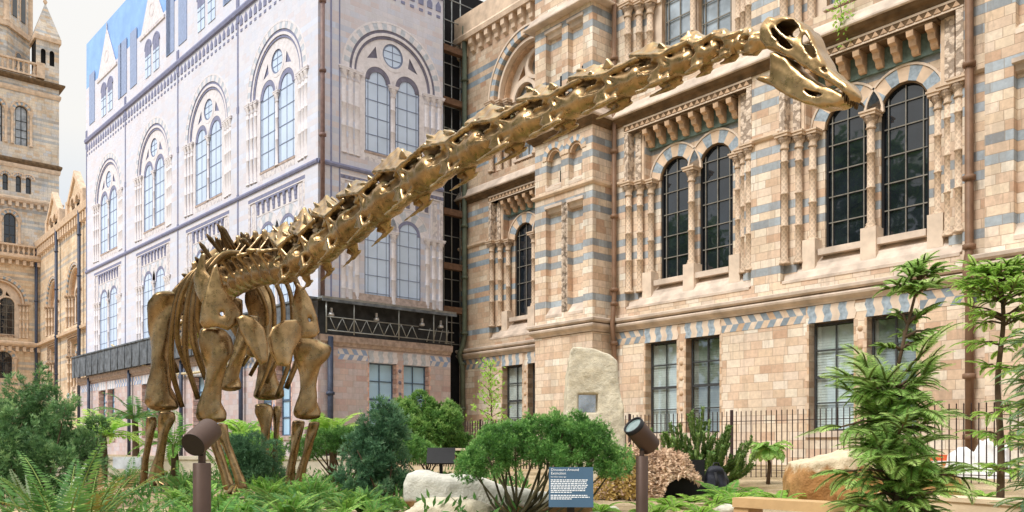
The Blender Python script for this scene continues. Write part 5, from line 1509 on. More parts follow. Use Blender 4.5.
# ---- tree ferns, palms and cycads behind the skeleton ----------------------
def tree_fern(label, px, Y, h, n, ln, mat, pin=.13, group=None, name='tree_fern', cat='tree fern', tr=.06, el=(.1, 1.25), droop=1.3, pinw=.03):
    q = pos(px, Y); root = thing(name, label, cat, q, 0, group)
    fern(None, None, int(n * 1.6), ln, mat, pin, pinw, el, droop, root=root, z0=h, nseg=30)
    MB().tube([(0, 0, 0), (.02, 0, h * .5), (0, 0, h)], [tr * 1.2, tr, tr * .9], 9).build('trunk', M_bark, root)
    return root
tree_fern('tree fern with brown trunk and arching fronds beside the left hind leg', 174, 13.0, .62, 12, .85, L_fern, .15)
tree_fern('taller tree fern with spreading fronds left of the skeleton', 135, 15.5, 1.05, 12, .9, L_fernd, .17)
tree_fern('small palm with yellow-green fronds at the left behind the dark pine', 103, 14.0, .75, 12, .75, L_light, .2, name='small_palm', cat='palm')
tree_fern('tree fern with a green mop of fronds in front of the railings', 768, 12.2, .52, 16, .36, L_woll, .11, tr=.025, el=(-.1, .9), droop=1.6)
tree_fern('palm with broad fronds behind the left foreleg of the skeleton', 332, 13.4, .75, 11, .75, L_light, .2, name='small_palm', cat='palm')
tree_fern('palm with bright fronds between the front legs of the skeleton', 243, 14.5, .7, 13, .6, L_light, .22, name='small_palm', cat='palm')
fern('spiky dark green cycad beside the left hind foot', pos(185, 10.2), 18, .62, L_fernd, .09, .012, (.35, 1.2), .7, name='cycad', cat='cycad', v=.6)
fern('dark green cycad under the rear foot at the left', pos(128, 12.2), 16, .6, L_fernd, .09, .014, (.35, 1.2), .8, name='cycad', cat='cycad', v=.6)
fern('low bright cycad with broad fronds left of the small tree fern', pos(725, 8.6), 15, .42, L_fern, .09, .018, (.35, 1.1), .9, name='cycad', cat='cycad', v=.5)
fern('low bright cycad with broad fronds below the small tree fern', pos(765, 8.9), 13, .36, L_fern, .08, .018, (.3, 1.1), .9, name='cycad', cat='cycad', v=.5)
fern('dark green cycad in front of the left forefoot', pos(288, 6.6), 18, .42, L_fernd, .07, .011, (.25, 1.0), .8, name='cycad', cat='cycad', v=.6)

# yellow-green shrub between the legs, and a blue spruce behind the forelegs
p = pos(252, 13.2)
bl = [(random.uniform(-.38, .38), random.uniform(-.25, .25), .25 + .55 * random.random(), .16, .16, .14) for _ in range(16)]
shrub('leafy_shrub', 'loose yellow-green leafy shrub behind the front legs', 'bush', p, bl, L_light, (.09, .02, 7), 260, stems=6, spread=.9)
p = pos(250, 11.6)
bl = [(random.uniform(-.35, .35), random.uniform(-.2, .2), .1 + .5 * random.random(), .15, .15, .15) for _ in range(16)]
shrub('blue_conifer', 'low blue-green conifer between the forelegs of the skeleton', 'conifer', p, bl, L_blue, (.06, .007, 8), 420, stems=4, spread=.7, up=.6)

# young tree against the wall
p = pos(490, 23); root = thing('wall_sapling', 'thin young tree with small pale leaves against the wing wall', 'tree', p)
L, S = Leaf(), MB(); S.tube([(0, 0, 0), (.05, 0, 1.2), (0, 0, 2.8)], [.035, .025, .008], 6)
for k in range(26):
    z = .7 + 2.0 * k / 25; a = 2.4 * k; ln = .62 * (1.1 - .7 * k / 25) * random.uniform(.6, 1.1)
    e = np.array([ln * math.cos(a), ln * math.sin(a), z + .25]); S.tube([(0, 0, z), tuple(e)], [.01, .004], 4)
    c = np.array([0, 0, z]) + (e - np.array([0, 0, z])) * rng.uniform(.3, 1.05, (16, 1)) + .06 * rng.normal(size=(16, 3))
    L.add(leaves(c, rnd(16), rnd(16), .13, .06))
L.build('foliage', L_light, root); S.build('trunk', M_bark, root)
# self-sown plant on the ledge
root = thing('ledge_plant', 'little green plant sprouting from the upper stone ledge above the skull', 'plant', (Vector(P0) + Matrix.Rotation(RZM, 3, 'Z') @ Vector((2.05, -.30, 13.2))))
L = Leaf(); c = np.array([0, 0, .0]) + rng.normal(size=(90, 3)) * [.14, .06, .34] + [0, -.08, .12]
L.add(leaves(c, rnd(90), rnd(90), .14, .08)); L.build('leaves', L_light, root)
MB().tube([(0, .1, -.3), (.03, -.08, .1), (-.03, -.05, .55)], .012, 5).build('stem', M_barkg, root)

# ---- ferns along the front beds -------------------------------------------
fern('tall green fern with rusty lower fronds at the left front corner', pos(64, 4.2), 11, .66, L_fernd, .085, .015, (.95, 1.45), .8)
fern('rust-tinged fern between the silvery fern and the dark cycad at the left front', pos(86, 4.5), 8, .66, L_fernbr, .08, .013, (.8, 1.3), .9)
fern('upright silvery green fern at the left front', pos(44, 4.9), 6, .6, L_pale, .055, .018, (1.2, 1.5), .35)
fern('yellow-green fern cut by the left edge', pos(10, 4.2), 9, .62, L_fern, .08, .014, (.8, 1.35), .8)
fern('dark glossy fern right of the rust-tinged fern', pos(116, 5.0), 10, .62, L_fernd, .06, .013, (.7, 1.3), .9)
protos = [fern('bright green fern in the ground cover below the skeleton', pos(172, 5.0), 15, .36, L_fern, .07, .014, (.5, 1.35), 1.0, group='bright ferns along the front bed'),
          fern('bright green fern in the ground cover below the skeleton', pos(220, 5.6), 12, .38, L_fern, .075, .013, (.5, 1.4), .9, group='bright ferns along the front bed'),
          fern('bright green fern in the ground cover below the skeleton', pos(300, 6.0), 14, .34, L_fernd, .06, .012, (.5, 1.3), 1.1, group='bright ferns along the front bed')]
for i in range(38):
    px = 160 + 265 * (i + random.uniform(-.4, .4)) / 38; Y = random.uniform(5.1, 8.6)
    s_ = random.uniform(.55, 1.05) * (1 if px < 370 else .75)
    if px < 175 and Y > 6: Y = 5.2
    dup(protos[i % 3], pos(px, Y), random.uniform(0, 6.28), s_)
gp = fern('low fresh green fern on the sandy bed by the netting', pos(700, 7.0), 12, .24, L_light, .05, .014, (.3, 1.0), 1.1, group='low ferns on the sandy bed')
for px, Y in ((672, 7.4), (715, 7.6), (735, 7.9), (655, 7.0), (692, 8.4), (780, 8.0), (795, 8.6), (600, 7.3), (960, 8.2), (985, 8.6)): dup(gp, pos(px, Y), random.uniform(0, 6.28), random.uniform(.8, 1.3))
# leafy ground cover over the beds behind
L = Leaf()
n = 9000; X = rng.uniform(-6.5, .2, n); Yv = rng.uniform(6.2, 15, n); Z = gz(X, Yv) + rng.random(n) ** 2 * .13
keep = (np.sin(1.9 * X + 1) * np.sin(1.3 * Yv) > -.25)
c = np.stack([X, Yv, Z], 1)[keep]; d = unit(rnd(len(c)) * .8 + [0, 0, .8])
L.add(leaves(c, d, rnd(len(c)), rng.uniform(.06, .14, len(c)), .03))
tag(L.build('ground_cover', L_fernd, None), 'low mixed green ground cover over the planted beds', 'ground cover', kind='stuff')

# plane trees of the street behind the photographer, mirrored in the windows
def street_tree(x, y, h, r):
    root = thing('plane_tree', 'tall plane tree on the street side of the garden', 'tree', (x, y, 0), 0, 'plane trees along the street')
    L = Leaf()
    for k in range(26):
        a = random.uniform(0, 6.28); rr = r * math.sqrt(random.random()) * .8; z = h * random.uniform(.4, .95)
        q, d_ = blob_pts((rr * math.cos(a), rr * math.sin(a), z), (r * .34, r * .34, r * .3), 150, .3)
        L.add(leaves(q, unit(d_ + .8 * rng.normal(size=q.shape)), rnd(len(q)), .75, .6))
    L.build('crown', L_round, root)
    m = MB().tube([(0, 0, 0), (.1, .1, h * .4), (0, 0, h * .8)], [.45, .32, .1], 8)
    for k in range(6): m.tube([(0, 0, h * .35), (r * .5 * math.cos(k), r * .5 * math.sin(k), h * .75)], [.18, .05], 6)
    m.build('trunk', M_bark, root); return root
t0 = street_tree(-27, 6, 20, 6)
for x, y, s_ in ((-29, 17, 1.1), (-24, -6, 1.0), (-31, 28, .95), (-14, -17, 1.05), (0, -20, .95), (13, -20, 1.1), (26, -14, 1)): dup(t0, (x, y, 0), random.uniform(0, 6), s_)
# =============================================================== FURNITURE
M_brz = plain('brown_powder_coat', srgb(86, 68, 60), .5, .2, var=.12, bstr=.03)
M_dark = plain('dark_lamp_face', srgb(42, 36, 32), .5, var=.2)
M_lens = plain('pale_lens', srgb(120, 140, 140), .08, var=.2, scale=20, spec=1.)
M_blk = plain('black_plastic', (.012, .012, .014), .5)
def axis_mesh(mb, d, at):
    """rotate a lathe built along z so that it points along d, and move it"""
    R = Vector(d).to_track_quat('Z', 'Y').to_matrix(); mb.V = [tuple(R @ Vector(v) + Vector(at)) for v in mb.V]; return mb
def spotlight(label, px, Y, head_d, hp, hl, hr, pr, ptop, lens):
    q = pos(px, Y); root = thing('spotlight', label, 'spotlight', q)
    z = ptop - q.z
    MB().lathe(0, 0, [(pr, -.3), (pr, z - .004), (pr - .004, z)], 24).build('post', M_brz, root)
    h = hp - q.z
    MB().lathe(0, 0, [(pr * .42, z), (pr * .42, h)], 14).build('swivel', M_brz, root)
    d = Vector(head_d).normalized()
    m = axis_mesh(MB().lathe(0, 0, [(hr * .96, -hl / 2), (hr, -hl / 2 + .006), (hr, hl / 2 - .004), (hr * .985, hl / 2), (hr * .9, hl / 2), (hr * .88, hl / 2 - .03)], 30), d, (0, 0, h))
    m.build('lamp_head', M_brz, root)
    axis_mesh(MB().lathe(0, 0, [(hr * .87, hl / 2 - .03), (hr * .87, hl / 2 - (.010 if lens else .022))], 30), d, (0, 0, h)).build('lens' if lens else 'lamp_face', M_lens if lens else M_dark, root)
    if lens: axis_mesh(MB().ring(0, 0, hr * .88, hr * 1.01, -.02, .004, 0, 2 * PI, 30), (0, 0, 1), (0, 0, 0)) if False else axis_mesh(MB().lathe(0, 0, [(hr * 1.012, hl / 2 - .03), (hr * 1.012, hl / 2 + .003), (hr * .86, hl / 2 + .003), (hr * .86, hl / 2 - .02)], 30), d, (0, 0, h)).build('bezel', M_blk, root)
    else: axis_mesh(MB().lathe(0, 0, [(hr * .98, -hl / 2 - .003), (hr * .98, -hl / 2 - .001)], 30), d, (0, 0, h)).build('lamp_face', M_dark, root)
    MB().box(-.012, .012, -.02, .02, h - hr * 1.0 - .03, h - hr * .5).build('bracket', M_blk, root)
    return root
A = unp(641, 456, 6.2); B = unp(642, 436, 6.2)
spotlight('brown cylindrical spotlight on a tall post with its pale lens turned up towards the skeleton', 642, 6.2, (-.62, -.42, .66), B.z, .24, .078, .045, A.z, True)
A = unp(201, 463, 4.15); B = unp(202, 437, 4.15)
spotlight('brown cylindrical spotlight on a short post seen from its dark end before the forelegs', 202, 4.15, (.22, .84, .48), B.z, .16, .062, .043, A.z, False)
q = pos(91, 9.6); root = thing('bollard_light', 'short brown bollard light among the plants at the left', 'bollard light', q)
MB().lathe(0, 0, [(.055, -.1), (.055, .55), (.05, .57)], 16).build('post', M_brz, root); MB().lathe(0, 0, [(.062, .575), (.062, .66), (.03, .675)], 16).build('cap', M_brz, root)

# information panel
M_sign = plain('slate_blue_panel', srgb(66, 94, 118), .5, var=.06, bstr=.02); M_txt = plain('white_lettering', (.8, .82, .84), .6, var=.05)
c = unp(571, 487, 5.5); q = pos(571, 5.5)
root = thing('information_sign', 'slate blue information panel with white text on a dark post before the clipped pine', 'sign', q)
W_, H_ = .290, .268
tilt = Matrix.Rotation(math.radians(-16), 4, 'X'); yaw = Matrix.Rotation(math.radians(-4), 4, 'Z'); shear = Matrix.Identity(4)
TM = Matrix.Translation((0, 0, c.z - q.z)) @ yaw @ tilt
def put(m, name, mat, par=None):
    me = m.mesh(mat, name); me.transform(TM); return link_mesh(name, me, par or root)
panel = put(MB().box(-W_ / 2, W_ / 2, 0, .012, -H_ / 2, H_ / 2), 'panel', M_sign)
MB().box(-.024, .024, .02, .05, -.3, c.z - q.z - .05).build('post', M_dark, root)
def text(s, x, z, size, name='lettering'):
    cu = bpy.data.curves.new('t', 'FONT'); cu.body = s; cu.size = size; cu.extrude = .0006; cu.resolution_u = 2
    ob = bpy.data.objects.new('t', cu); COL.objects.link(ob)
    dg = bpy.context.evaluated_depsgraph_get(); me = bpy.data.meshes.new_from_object(ob.evaluated_get(dg))
    COL.objects.unlink(ob); bpy.data.objects.remove(ob)
    me.transform(TM @ Matrix.Translation((x, -.0012, z)) @ Matrix.Rotation(PI / 2, 4, 'X'))
    me.materials.clear(); me.materials.append(M_txt); return link_mesh(name, me, panel)
text('Dinosaurs Around', -.132, .108, .0245); text('Extinction', -.132, .084, .0245); text('66 million years ago', -.132, .064, .0125)
bars = MB(); zz = .047
rs = random.Random(3)
for para, ln in ((8, 1), (3, 1)):
    for k in range(para):
        x = -.132; end = .118 - rs.random() * .03 if k < para - 1 else .0
        while x < end:
            w = rs.uniform(.008, .022); bars.box(x, min(x + w, end + .004), -.0012, 0, zz - .0030, zz + .0030); x += w + .004
        zz -= .0118
    zz -= .009
put(bars, 'body_text', M_txt, panel)

# black lectern sign further back
c = unp(440, 456, 9.0); q = pos(441, 9.0)
root = thing('lectern_sign', 'small black lectern sign on a thin post behind the pale boulder', 'sign', q)
h = c.z - q.z
m = MB().box(-.15, .15, -.012, .012, -.1, .1); R = Matrix.Rotation(math.radians(-35), 4, 'X'); m.V = [tuple(R @ Vector(v) + Vector((0, 0, h))) for v in m.V]
m.build('panel', M_blk, root); MB().box(-.018, .018, .0, .03, -.2, h).build('post', M_blk, root)

# ------------------------------------------------------------- boulders
def rockmat(name, a, b, c, rough=.9):
    t = NT(name); o = t.obj(); n1, n2, n3 = t.noise(o, 2.2, 6, .6), t.noise(o, 11, 6, .65), t.noise(o, 55, 4)
    col = t.ramp(n1, [(.3, a), (.5, b), (.7, c)]); col = t.mix(1, col, t.ramp(n2, [(.3, (.7,) * 3), (.7, (1.12,) * 3)]), 'MULTIPLY')
    t.bsdf(col, rough, 0, t.math('ADD', n2, t.math('MULTIPLY', n3, .5)), .7, .03); return t.m
K_pale = rockmat('pale_limestone', g3(196, 190, 174), g3(222, 216, 202), g3(212, 202, 182))
K_stand = rockmat('cream_sandstone', g3(200, 188, 162), g3(222, 212, 190), g3(212, 198, 170))
K_brown = rockmat('ochre_rock', g3(140, 98, 54), g3(186, 142, 92), g3(160, 116, 70))
K_sand = rockmat('sandy_rock', g3(184, 156, 112), g3(214, 190, 148), g3(196, 166, 122))
def fbm(X, Y, Z, s, seed):
    v = 0
    for k, a in ((1, 1), (2.1, .5), (4.3, .28), (8.9, .14)):
        v = v + a * np.sin(s * k * X + seed + 1.7 * np.sin(s * k * .8 * Y + seed * 2)) * np.sin(s * k * Z * 1.1 + seed * 3 + 1.3 * np.sin(s * k * X * .7))
    return v
def rock(name, label, cat, q, fn, lo, hi, res, mat, sm=1):
    root = thing(name, label, cat, q) if False else None
    V, Q = surf_nets(fn, lo, hi, res, sm)
    o = link_mesh(name, npmesh(name, V, Q, mat)); o.location = q; return tag(o, label, cat)
# standing stone with square window
q = pos(593, 12.0); zt = lambda y: EYE + (445 - y) / 842 * 12 - q.z; xx = lambda px: (px - 593) / 842 * 12
op = [(xx(560), -.2), (xx(626), -.2), (xx(621), zt(400)), (xx(616), zt(362)), (xx(608), zt(355)), (xx(590), zt(349)), (xx(573), zt(349)), (xx(569), zt(362)), (xx(566), zt(400))]
hp_ = [(xx(578), zt(413)), (xx(597), zt(413)), (xx(597), zt(394)), (xx(578), zt(394))]
def f_st(X, Y, Z):
    d = poly2(X, Z, op); d = np.maximum(d, np.abs(Y - .15) - .3 - .05 * np.sin(3 * X)) + .018 * fbm(X, Y, Z, 4.2, 1.)
    return np.maximum(d, -np.maximum(poly2(X, Z, hp_), Y - .05))
st = rock('standing_stone', 'tall cream standing stone with a square recess behind the clipped pine', 'standing stone', q, f_st, (xx(555), -.3, -.2), (xx(630), .6, zt(343)), .022, K_stand)
MB().box(hp_[0][0] + .01, hp_[1][0] - .01, .035, .05, hp_[0][1] + .01, hp_[2][1] - .01).build('metal_plate', plain('brushed_metal', (.62, .63, .64), .22, 1., var=.4, scale=4), st)
# long pale boulder
q = pos(478, 7.2); S_ = 7.2 / 842
px_ = lambda x: (x - 478) * S_; pz_ = lambda y: EYE + (445 - y) * S_ - q.z
op2 = [(px_(405), pz_(500)), (px_(406), pz_(484)), (px_(411), pz_(474)), (px_(418), pz_(471)), (px_(430), pz_(474)), (px_(442), pz_(477)), (px_(456), pz_(476)), (px_(468), pz_(475)), (px_(482), pz_(477)), (px_(500), pz_(484)), (px_(530), pz_(490)), (px_(560), pz_(495)), (px_(590), pz_(503)), (px_(592), pz_(530)), (px_(420), pz_(530)), (px_(412), pz_(506))]
def f_pb(X, Y, Z):
    d = poly2(X, Z, op2); r = .07
    d = np.sqrt(np.maximum(d + r, 0) ** 2 + np.maximum(np.abs(Y) - .20 + r + .05 * np.sin(4 * X), 0) ** 2) + np.minimum(np.maximum(d + r, np.abs(Y) - .2 + r), 0) - r
    return d + .010 * fbm(X, Y, Z, 5, 2.) - .012 * np.maximum(0, fbm(X, Y, Z, 9, 4.))
t = NT('pale_boulder_two_tone'); o = t.obj(); n1, n2, n3 = t.noise(o, 2.5, 5), t.noise(o, 9, 5), t.noise(o, 50, 4)
spz = t.n('ShaderNodeSeparateXYZ'); t.l(o, spz.inputs[0])
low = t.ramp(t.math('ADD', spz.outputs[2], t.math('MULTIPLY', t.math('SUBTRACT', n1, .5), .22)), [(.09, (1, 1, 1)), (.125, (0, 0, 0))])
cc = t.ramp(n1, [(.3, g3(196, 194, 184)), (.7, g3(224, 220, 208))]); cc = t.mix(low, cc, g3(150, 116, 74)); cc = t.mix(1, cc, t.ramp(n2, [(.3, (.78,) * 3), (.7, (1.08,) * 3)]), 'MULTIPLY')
t.bsdf(cc, .85, 0, t.math('ADD', n2, n3), .5, .02)
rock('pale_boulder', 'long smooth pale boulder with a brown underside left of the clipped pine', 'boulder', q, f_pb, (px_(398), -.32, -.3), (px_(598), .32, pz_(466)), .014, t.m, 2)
# ochre boulder
q = pos(860, 8.7); S2 = 8.7 / 842
ax_ = lambda x: (x - 860) * S2; az_ = lambda y: EYE + (445 - y) * S2 - q.z
op3 = [(ax_(791), az_(515)), (ax_(791), az_(478)), (ax_(795), az_(462)), (ax_(806), az_(459)), (ax_(826), az_(456)), (ax_(848), az_(452)), (ax_(880), az_(456)), (ax_(930), az_(462)), (ax_(950), az_(480)), (ax_(950), az_(515))]
def f_ob(X, Y, Z):
    d = poly2(X, Z, op3); r = .05
    d = np.sqrt(np.maximum(d + r, 0) ** 2 + np.maximum(np.abs(Y) - .3 + r, 0) ** 2) + np.minimum(np.maximum(d + r, np.abs(Y) - .3 + r), 0) - r
    return d + .02 * fbm(X, Y, Z, 5, 7.) + .012 * np.abs(fbm(X, Y, Z, 11, 3.))
t = NT('ochre_rock_pale_top'); o = t.obj(); n1, n2, n3 = t.noise(o, 2.5, 5), t.noise(o, 8, 6, .65), t.noise(o, 50, 4)
spz = t.n('ShaderNodeSeparateXYZ'); t.l(o, spz.inputs[0])
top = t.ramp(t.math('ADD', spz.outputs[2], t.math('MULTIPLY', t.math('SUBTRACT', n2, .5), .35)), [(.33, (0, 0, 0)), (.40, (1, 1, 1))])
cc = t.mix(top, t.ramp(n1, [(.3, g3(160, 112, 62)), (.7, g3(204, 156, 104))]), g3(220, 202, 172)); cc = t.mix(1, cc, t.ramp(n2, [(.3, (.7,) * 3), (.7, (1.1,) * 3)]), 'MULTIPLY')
t.bsdf(cc, .85, 0, t.math('ADD', n2, n3), .6, .025); K_two = t.m
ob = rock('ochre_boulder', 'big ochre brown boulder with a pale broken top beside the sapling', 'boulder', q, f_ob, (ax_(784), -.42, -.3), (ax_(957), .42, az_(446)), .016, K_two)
# low sandy rocks in the front bed
def lump(label, px, Y, rx, ry, rz_, seed, mat, name='rock', zoff=0.):
    q = pos(px, Y)
    def f(X, Yv, Z): return ell((X, Yv, Z - zoff), (0, 0, 0), (rx, ry, rz_)) + .10 * rz_ * fbm(X / rx, Yv / ry, Z / rz_, 2.2, seed) + .05 * rz_ * np.abs(fbm(X / rx, Yv / ry, Z / rz_, 4.6, seed + 1))
    return rock(name, label, 'rock', q, f, (-rx * 1.3, -ry * 1.3, -.05), (rx * 1.3, ry * 1.3, rz_ * 1.4 + zoff), max(.012, rx / 22), mat)
lump('sandy coloured rock under the ferns at the bottom left', 128, 5.3, .24, .2, .20, 1., K_sand)
lump('flat sandy rock in front of the dark pine', 72, 6.6, .4, .25, .15, 5., K_sand)
lump('flat pale rock lying below the leftmost fern', 24, 6.0, .3, .22, .12, 9., K_sand)
lump('rough grey rock lying under the pale boulder', 452, 6.75, .42, .16, .15, 3., K_stand)
for i, (px, Y, s_) in enumerate(((596, 6.9, .1), (612, 7.4, .07), (676, 6.7, .09), (726, 7.2, .1), (746, 7.6, .07), (700, 6.5, .06))):
    o_ = lump('small pale stone on the sandy bed near the netting', px, Y, s_, s_ * .8, s_ * .6, i * 2.3, K_pale); o_['group'] = 'small pale stones on the sandy bed'

# netting heap over a frame with a dark opening
M_netl = leafmat('camouflage_scraps', g3(104, 74, 58), g3(212, 180, 150), g3(242, 224, 200), .1, .8, 3.)
M_nety = leafmat('camouflage_scraps_ochre', g3(120, 92, 40), g3(190, 160, 90), g3(220, 194, 138), .1, .8, 3.)
q = pos(650, 9.2); S3 = 9.2 / 842
root = thing('camouflage_netting', 'heap of ragged pinkish camouflage netting with a dark opening beside the tall spotlight', 'netting', q)
def heap(u, v):   # u along x px, v height fraction
    top = np.interp(u, [592, 612, 626, 645, 668, 686, 696, 704], [488, 462, 446, 452, 449, 456, 480, 506])
    return top
L1, L2 = Leaf(), Leaf()
n = 10500; ux = rng.uniform(592, 704, n); v = rng.random(n) ** .8
zt_ = EYE + (445 - heap(ux, 0)) * S3 - q.z; z = v * zt_
dep = -.42 * np.sqrt(np.clip(1 - v ** 1.6, 0, 1)) + .05 * np.sin(ux * .35) + rng.uniform(-.03, .05, n)
dep += .10 * np.abs((ux - 650) / 50)
c = np.stack([(ux - 650) * S3, dep, z], 1)
hole = (((ux - 678) / 24) ** 2 + (z / .24) ** 2 < 1)
c = c[~hole]; ux = ux[~hole]
d = unit(rnd(len(c)) + np.array([.3, -.2, -.3])); nn = unit(np.array([0, -1, .4]) + .5 * rng.normal(size=c.shape))
y_ = (ux < 640) & (c[:, 2] < .42) & (rng.random(len(ux)) < .75)
for Lx, mk in ((L1, ~y_), (L2, y_)): Lx.add(leaves(c[mk], d[mk], nn[mk], rng.uniform(.03, .07, mk.sum()), rng.uniform(.016, .034, mk.sum())))
L1.build('net_scraps', M_netl, root); L2.build('ochre_scraps', M_nety, root)
def f_hp(X, Y, Z):
    px = X / S3 + 650; zt2 = EYE + (445 - np.interp(px, [592, 612, 626, 645, 668, 686, 696, 704], [488, 462, 446, 452, 449, 456, 480, 506])) * S3 - q.z
    v = np.clip(Z / np.maximum(zt2, .02), 0, 1.5)
    dd = np.maximum(Z - zt2 + .06, -(Y + .36 * np.sqrt(np.clip(1 - v ** 1.6, 0, 1)) - .12)) 
    dd = np.maximum(dd, Y - .5); dd = np.maximum(dd, np.abs(px - 648) * S3 - .56)
    return np.maximum(dd, -ell((X - 28 * S3, Y + .2, Z), (0, 0, 0), (.28, .5, .27)))
V, Q = surf_nets(f_hp, (-.68, -.6, -.05), (.66, .56, 1.1), .03, 2)
link_mesh('backing_sheet', npmesh('backing_sheet', V, Q, plain('dull_pink_sheet', srgb(84, 60, 50), .9, var=.6, scale=14)), root)
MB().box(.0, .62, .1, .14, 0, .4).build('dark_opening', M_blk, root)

# black rucksack
q = pos(715, 9.4); 
def f_bag(X, Y, Z):
    d = smin(ell((X, Y, Z - .15), (0, 0, 0), (.15, .11, .20)), ell((X, Y + .07, Z - .1), (0, 0, 0), (.11, .07, .1)), .03)
    d = smin(d, ell((X + .02, Y + .02, Z - .32), (0, 0, 0), (.10, .08, .05)), .03)
    return np.maximum(d + .008 * np.sin(30 * X + 12 * Z) * np.sin(25 * Z), -Z)
V, Q = surf_nets(f_bag, (-.2, -.2, -.02), (.2, .16, .42), .013, 2)
root = thing('rucksack', 'black rucksack left on the ground between the netting and the low cycads', 'bag', q, .4)
link_mesh('bag_body', npmesh('bag_body', V, Q, plain('black_nylon', srgb(36, 38, 48), .6, var=.5, scale=12, bstr=.5)), root)
MB().tube([(-.05, -.02, .34), (-.03, -.02, .40), (.03, -.02, .40), (.05, -.02, .34)], .01, 6).build('handle', M_blk, root)
for x in (-.06, .06): MB().tube([(x, -.09, .3), (x * 1.2, -.14, .2), (x * 1.3, -.12, .06)], [(.018, .006)] * 3, 6).build('strap', M_blk, root)

# timber bench frame and low wall at the front
M_oak = plain('pale_oak', srgb(206, 170, 124), .7, var=.18, scale=3, bstr=.2)
a, b_ = unp(741, 497, 5.9), unp(905, 507, 5.0)
q = Vector(((a.x + b_.x) / 2, (a.y + b_.y) / 2, float(gz((a.x + b_.x) / 2, (a.y + b_.y) / 2))))
root = thing('timber_bench', 'long low pale timber bench with square legs in front of the ochre boulder', 'bench', q, math.atan2(b_.y - a.y, b_.x - a.x))
Lb = (b_ - a).xy.length; zt1 = a.z - q.z
MB().box(-Lb / 2, Lb / 2, -.10, .10, zt1 - .065, zt1).build('seat', M_oak, root)
for x in (-Lb / 2 + .06, .1, Lb / 2 - .06): MB().box(x - .06, x + .06, -.085, .085, -.12, zt1 - .068).build('leg', M_oak, root)
a, b_ = unp(905, 493, 7.0), unp(1090, 502, 5.6)
q = Vector(((a.x + b_.x) / 2, (a.y + b_.y) / 2, G - .1)); Lb = (b_ - a).xy.length + .3; h = a.z - q.z
o = MB().box(-Lb / 2, Lb / 2, -.12, .12, -.2, h - .035, 0).box(-Lb / 2 - .01, Lb / 2 + .01, -.135, .135, h - .033, h, 0).build('low_wall', plain('cream_cast_stone', srgb(218, 198, 168), .85, var=.2, scale=4, bstr=.3))
o.location = q; o.rotation_euler = (0, 0, math.atan2(b_.y - a.y, b_.x - a.x)); tag(o, 'low cream stone wall with coping at the lower right', 'wall')
q = pos(200, 15.5); o = MB().box(-4.2, 3.2, -.15, .15, -.2, .32, 0).box(-4.22, 3.22, -.17, .17, .32, .38, 0).build('kerb_wall', plain('pale_kerb_stone', srgb(214, 204, 188), .85, var=.15)); o.location = q; tag(o, 'pale low kerb wall running behind the legs of the skeleton', 'wall')

# railings: in front of the wing
M_iron = plain('black_brown_railing', srgb(60, 44, 44), .5, var=.2)
R3 = Matrix.Rotation(RZM, 3, 'Z')
fr = thing('railings', 'dark iron railings with thin pointed bars in front of the museum wing', 'railing', tuple(Vector(P0) + R3 @ Vector((9.5, -8.6, G - .05))), RZM)
zt0 = 2.15 - G + .05
bar = MB().lathe(0, 0, [(.010, 0), (.010, zt0 - .03), (.013, zt0 - .025), (.001, zt0)], 6).mesh(M_iron)
u = 0; k = 0; far = MB()
while u > -23:
    if k < 100: link_mesh('bar', bar, fr, (u, 0, 0))
    else: far.box(u - .01, u + .01, -.01, .01, 0, zt0 - .01)
    u -= .108; k += 1
o = far.build('bar', M_iron, fr); o['kind'] = 'stuff'
for z in (.16, zt0 - .20): MB().box(-23, .3, -.018, .018, z - .006, z + .006).build('rail', M_iron, fr)
pm = MB().box(-.022, .022, -.022, .022, 0, zt0 + .02).mesh(M_iron)
for j in range(10): link_mesh('post', pm, fr, (-.05 - 2.592 * j + .054, 0, 0))

# white builders' sacks behind the railings
M_sack = plain('white_woven_sack', (.78, .78, .78), .8, var=.12, scale=6, bstr=.5)
for i, (px, Y, rx, hz_, lab) in enumerate(((962, 15.2, .30, .62, 'white builders sack slumped behind the railings, left of its neighbour'), (992, 15.0, .34, .72, 'larger white builders sack behind the railings beside the bare trunk'))):
    q = pos(px, Y)
    def f(X, Y_, Z):
        r = rx * (1 - .35 * np.clip(Z / hz_, 0, 1)); d = np.maximum(np.sqrt(X * X + Y_ * Y_ * 1.3) - r * (1 + .10 * np.sin(5 * np.arctan2(Y_, X) + 4 * Z)), Z - hz_ * (1 - .25 * np.abs(np.sin(7 * X + i)))) 
        return d + .02 * fbm(X, Y_, Z, 8, i + 1.)
    V, Q = surf_nets(f, (-rx * 1.3, -rx * 1.3, -.05), (rx * 1.3, rx * 1.3, hz_ + .1), .03, 2)
    o = link_mesh('builders_sack', npmesh('builders_sack', V, Q, M_sack)); o.location = q; tag(o, lab, 'sack')
q = pos(948, 15.4)
o = MB().box(-.35, .35, -.02, .02, .25, .45, 0).box(-.35, .35, -.025, .025, .3, .34, 1).box(-.3, -.26, -.02, .02, 0, .25, 0).box(.26, .3, -.02, .02, 0, .25, 0).build('work_barrier', [plain('orange_plastic', srgb(222, 110, 66), .5), plain('white_stripe', (.75, .75, .75), .5)]); o.location = q
tag(o, 'small orange and white work barrier behind the railings', 'barrier')

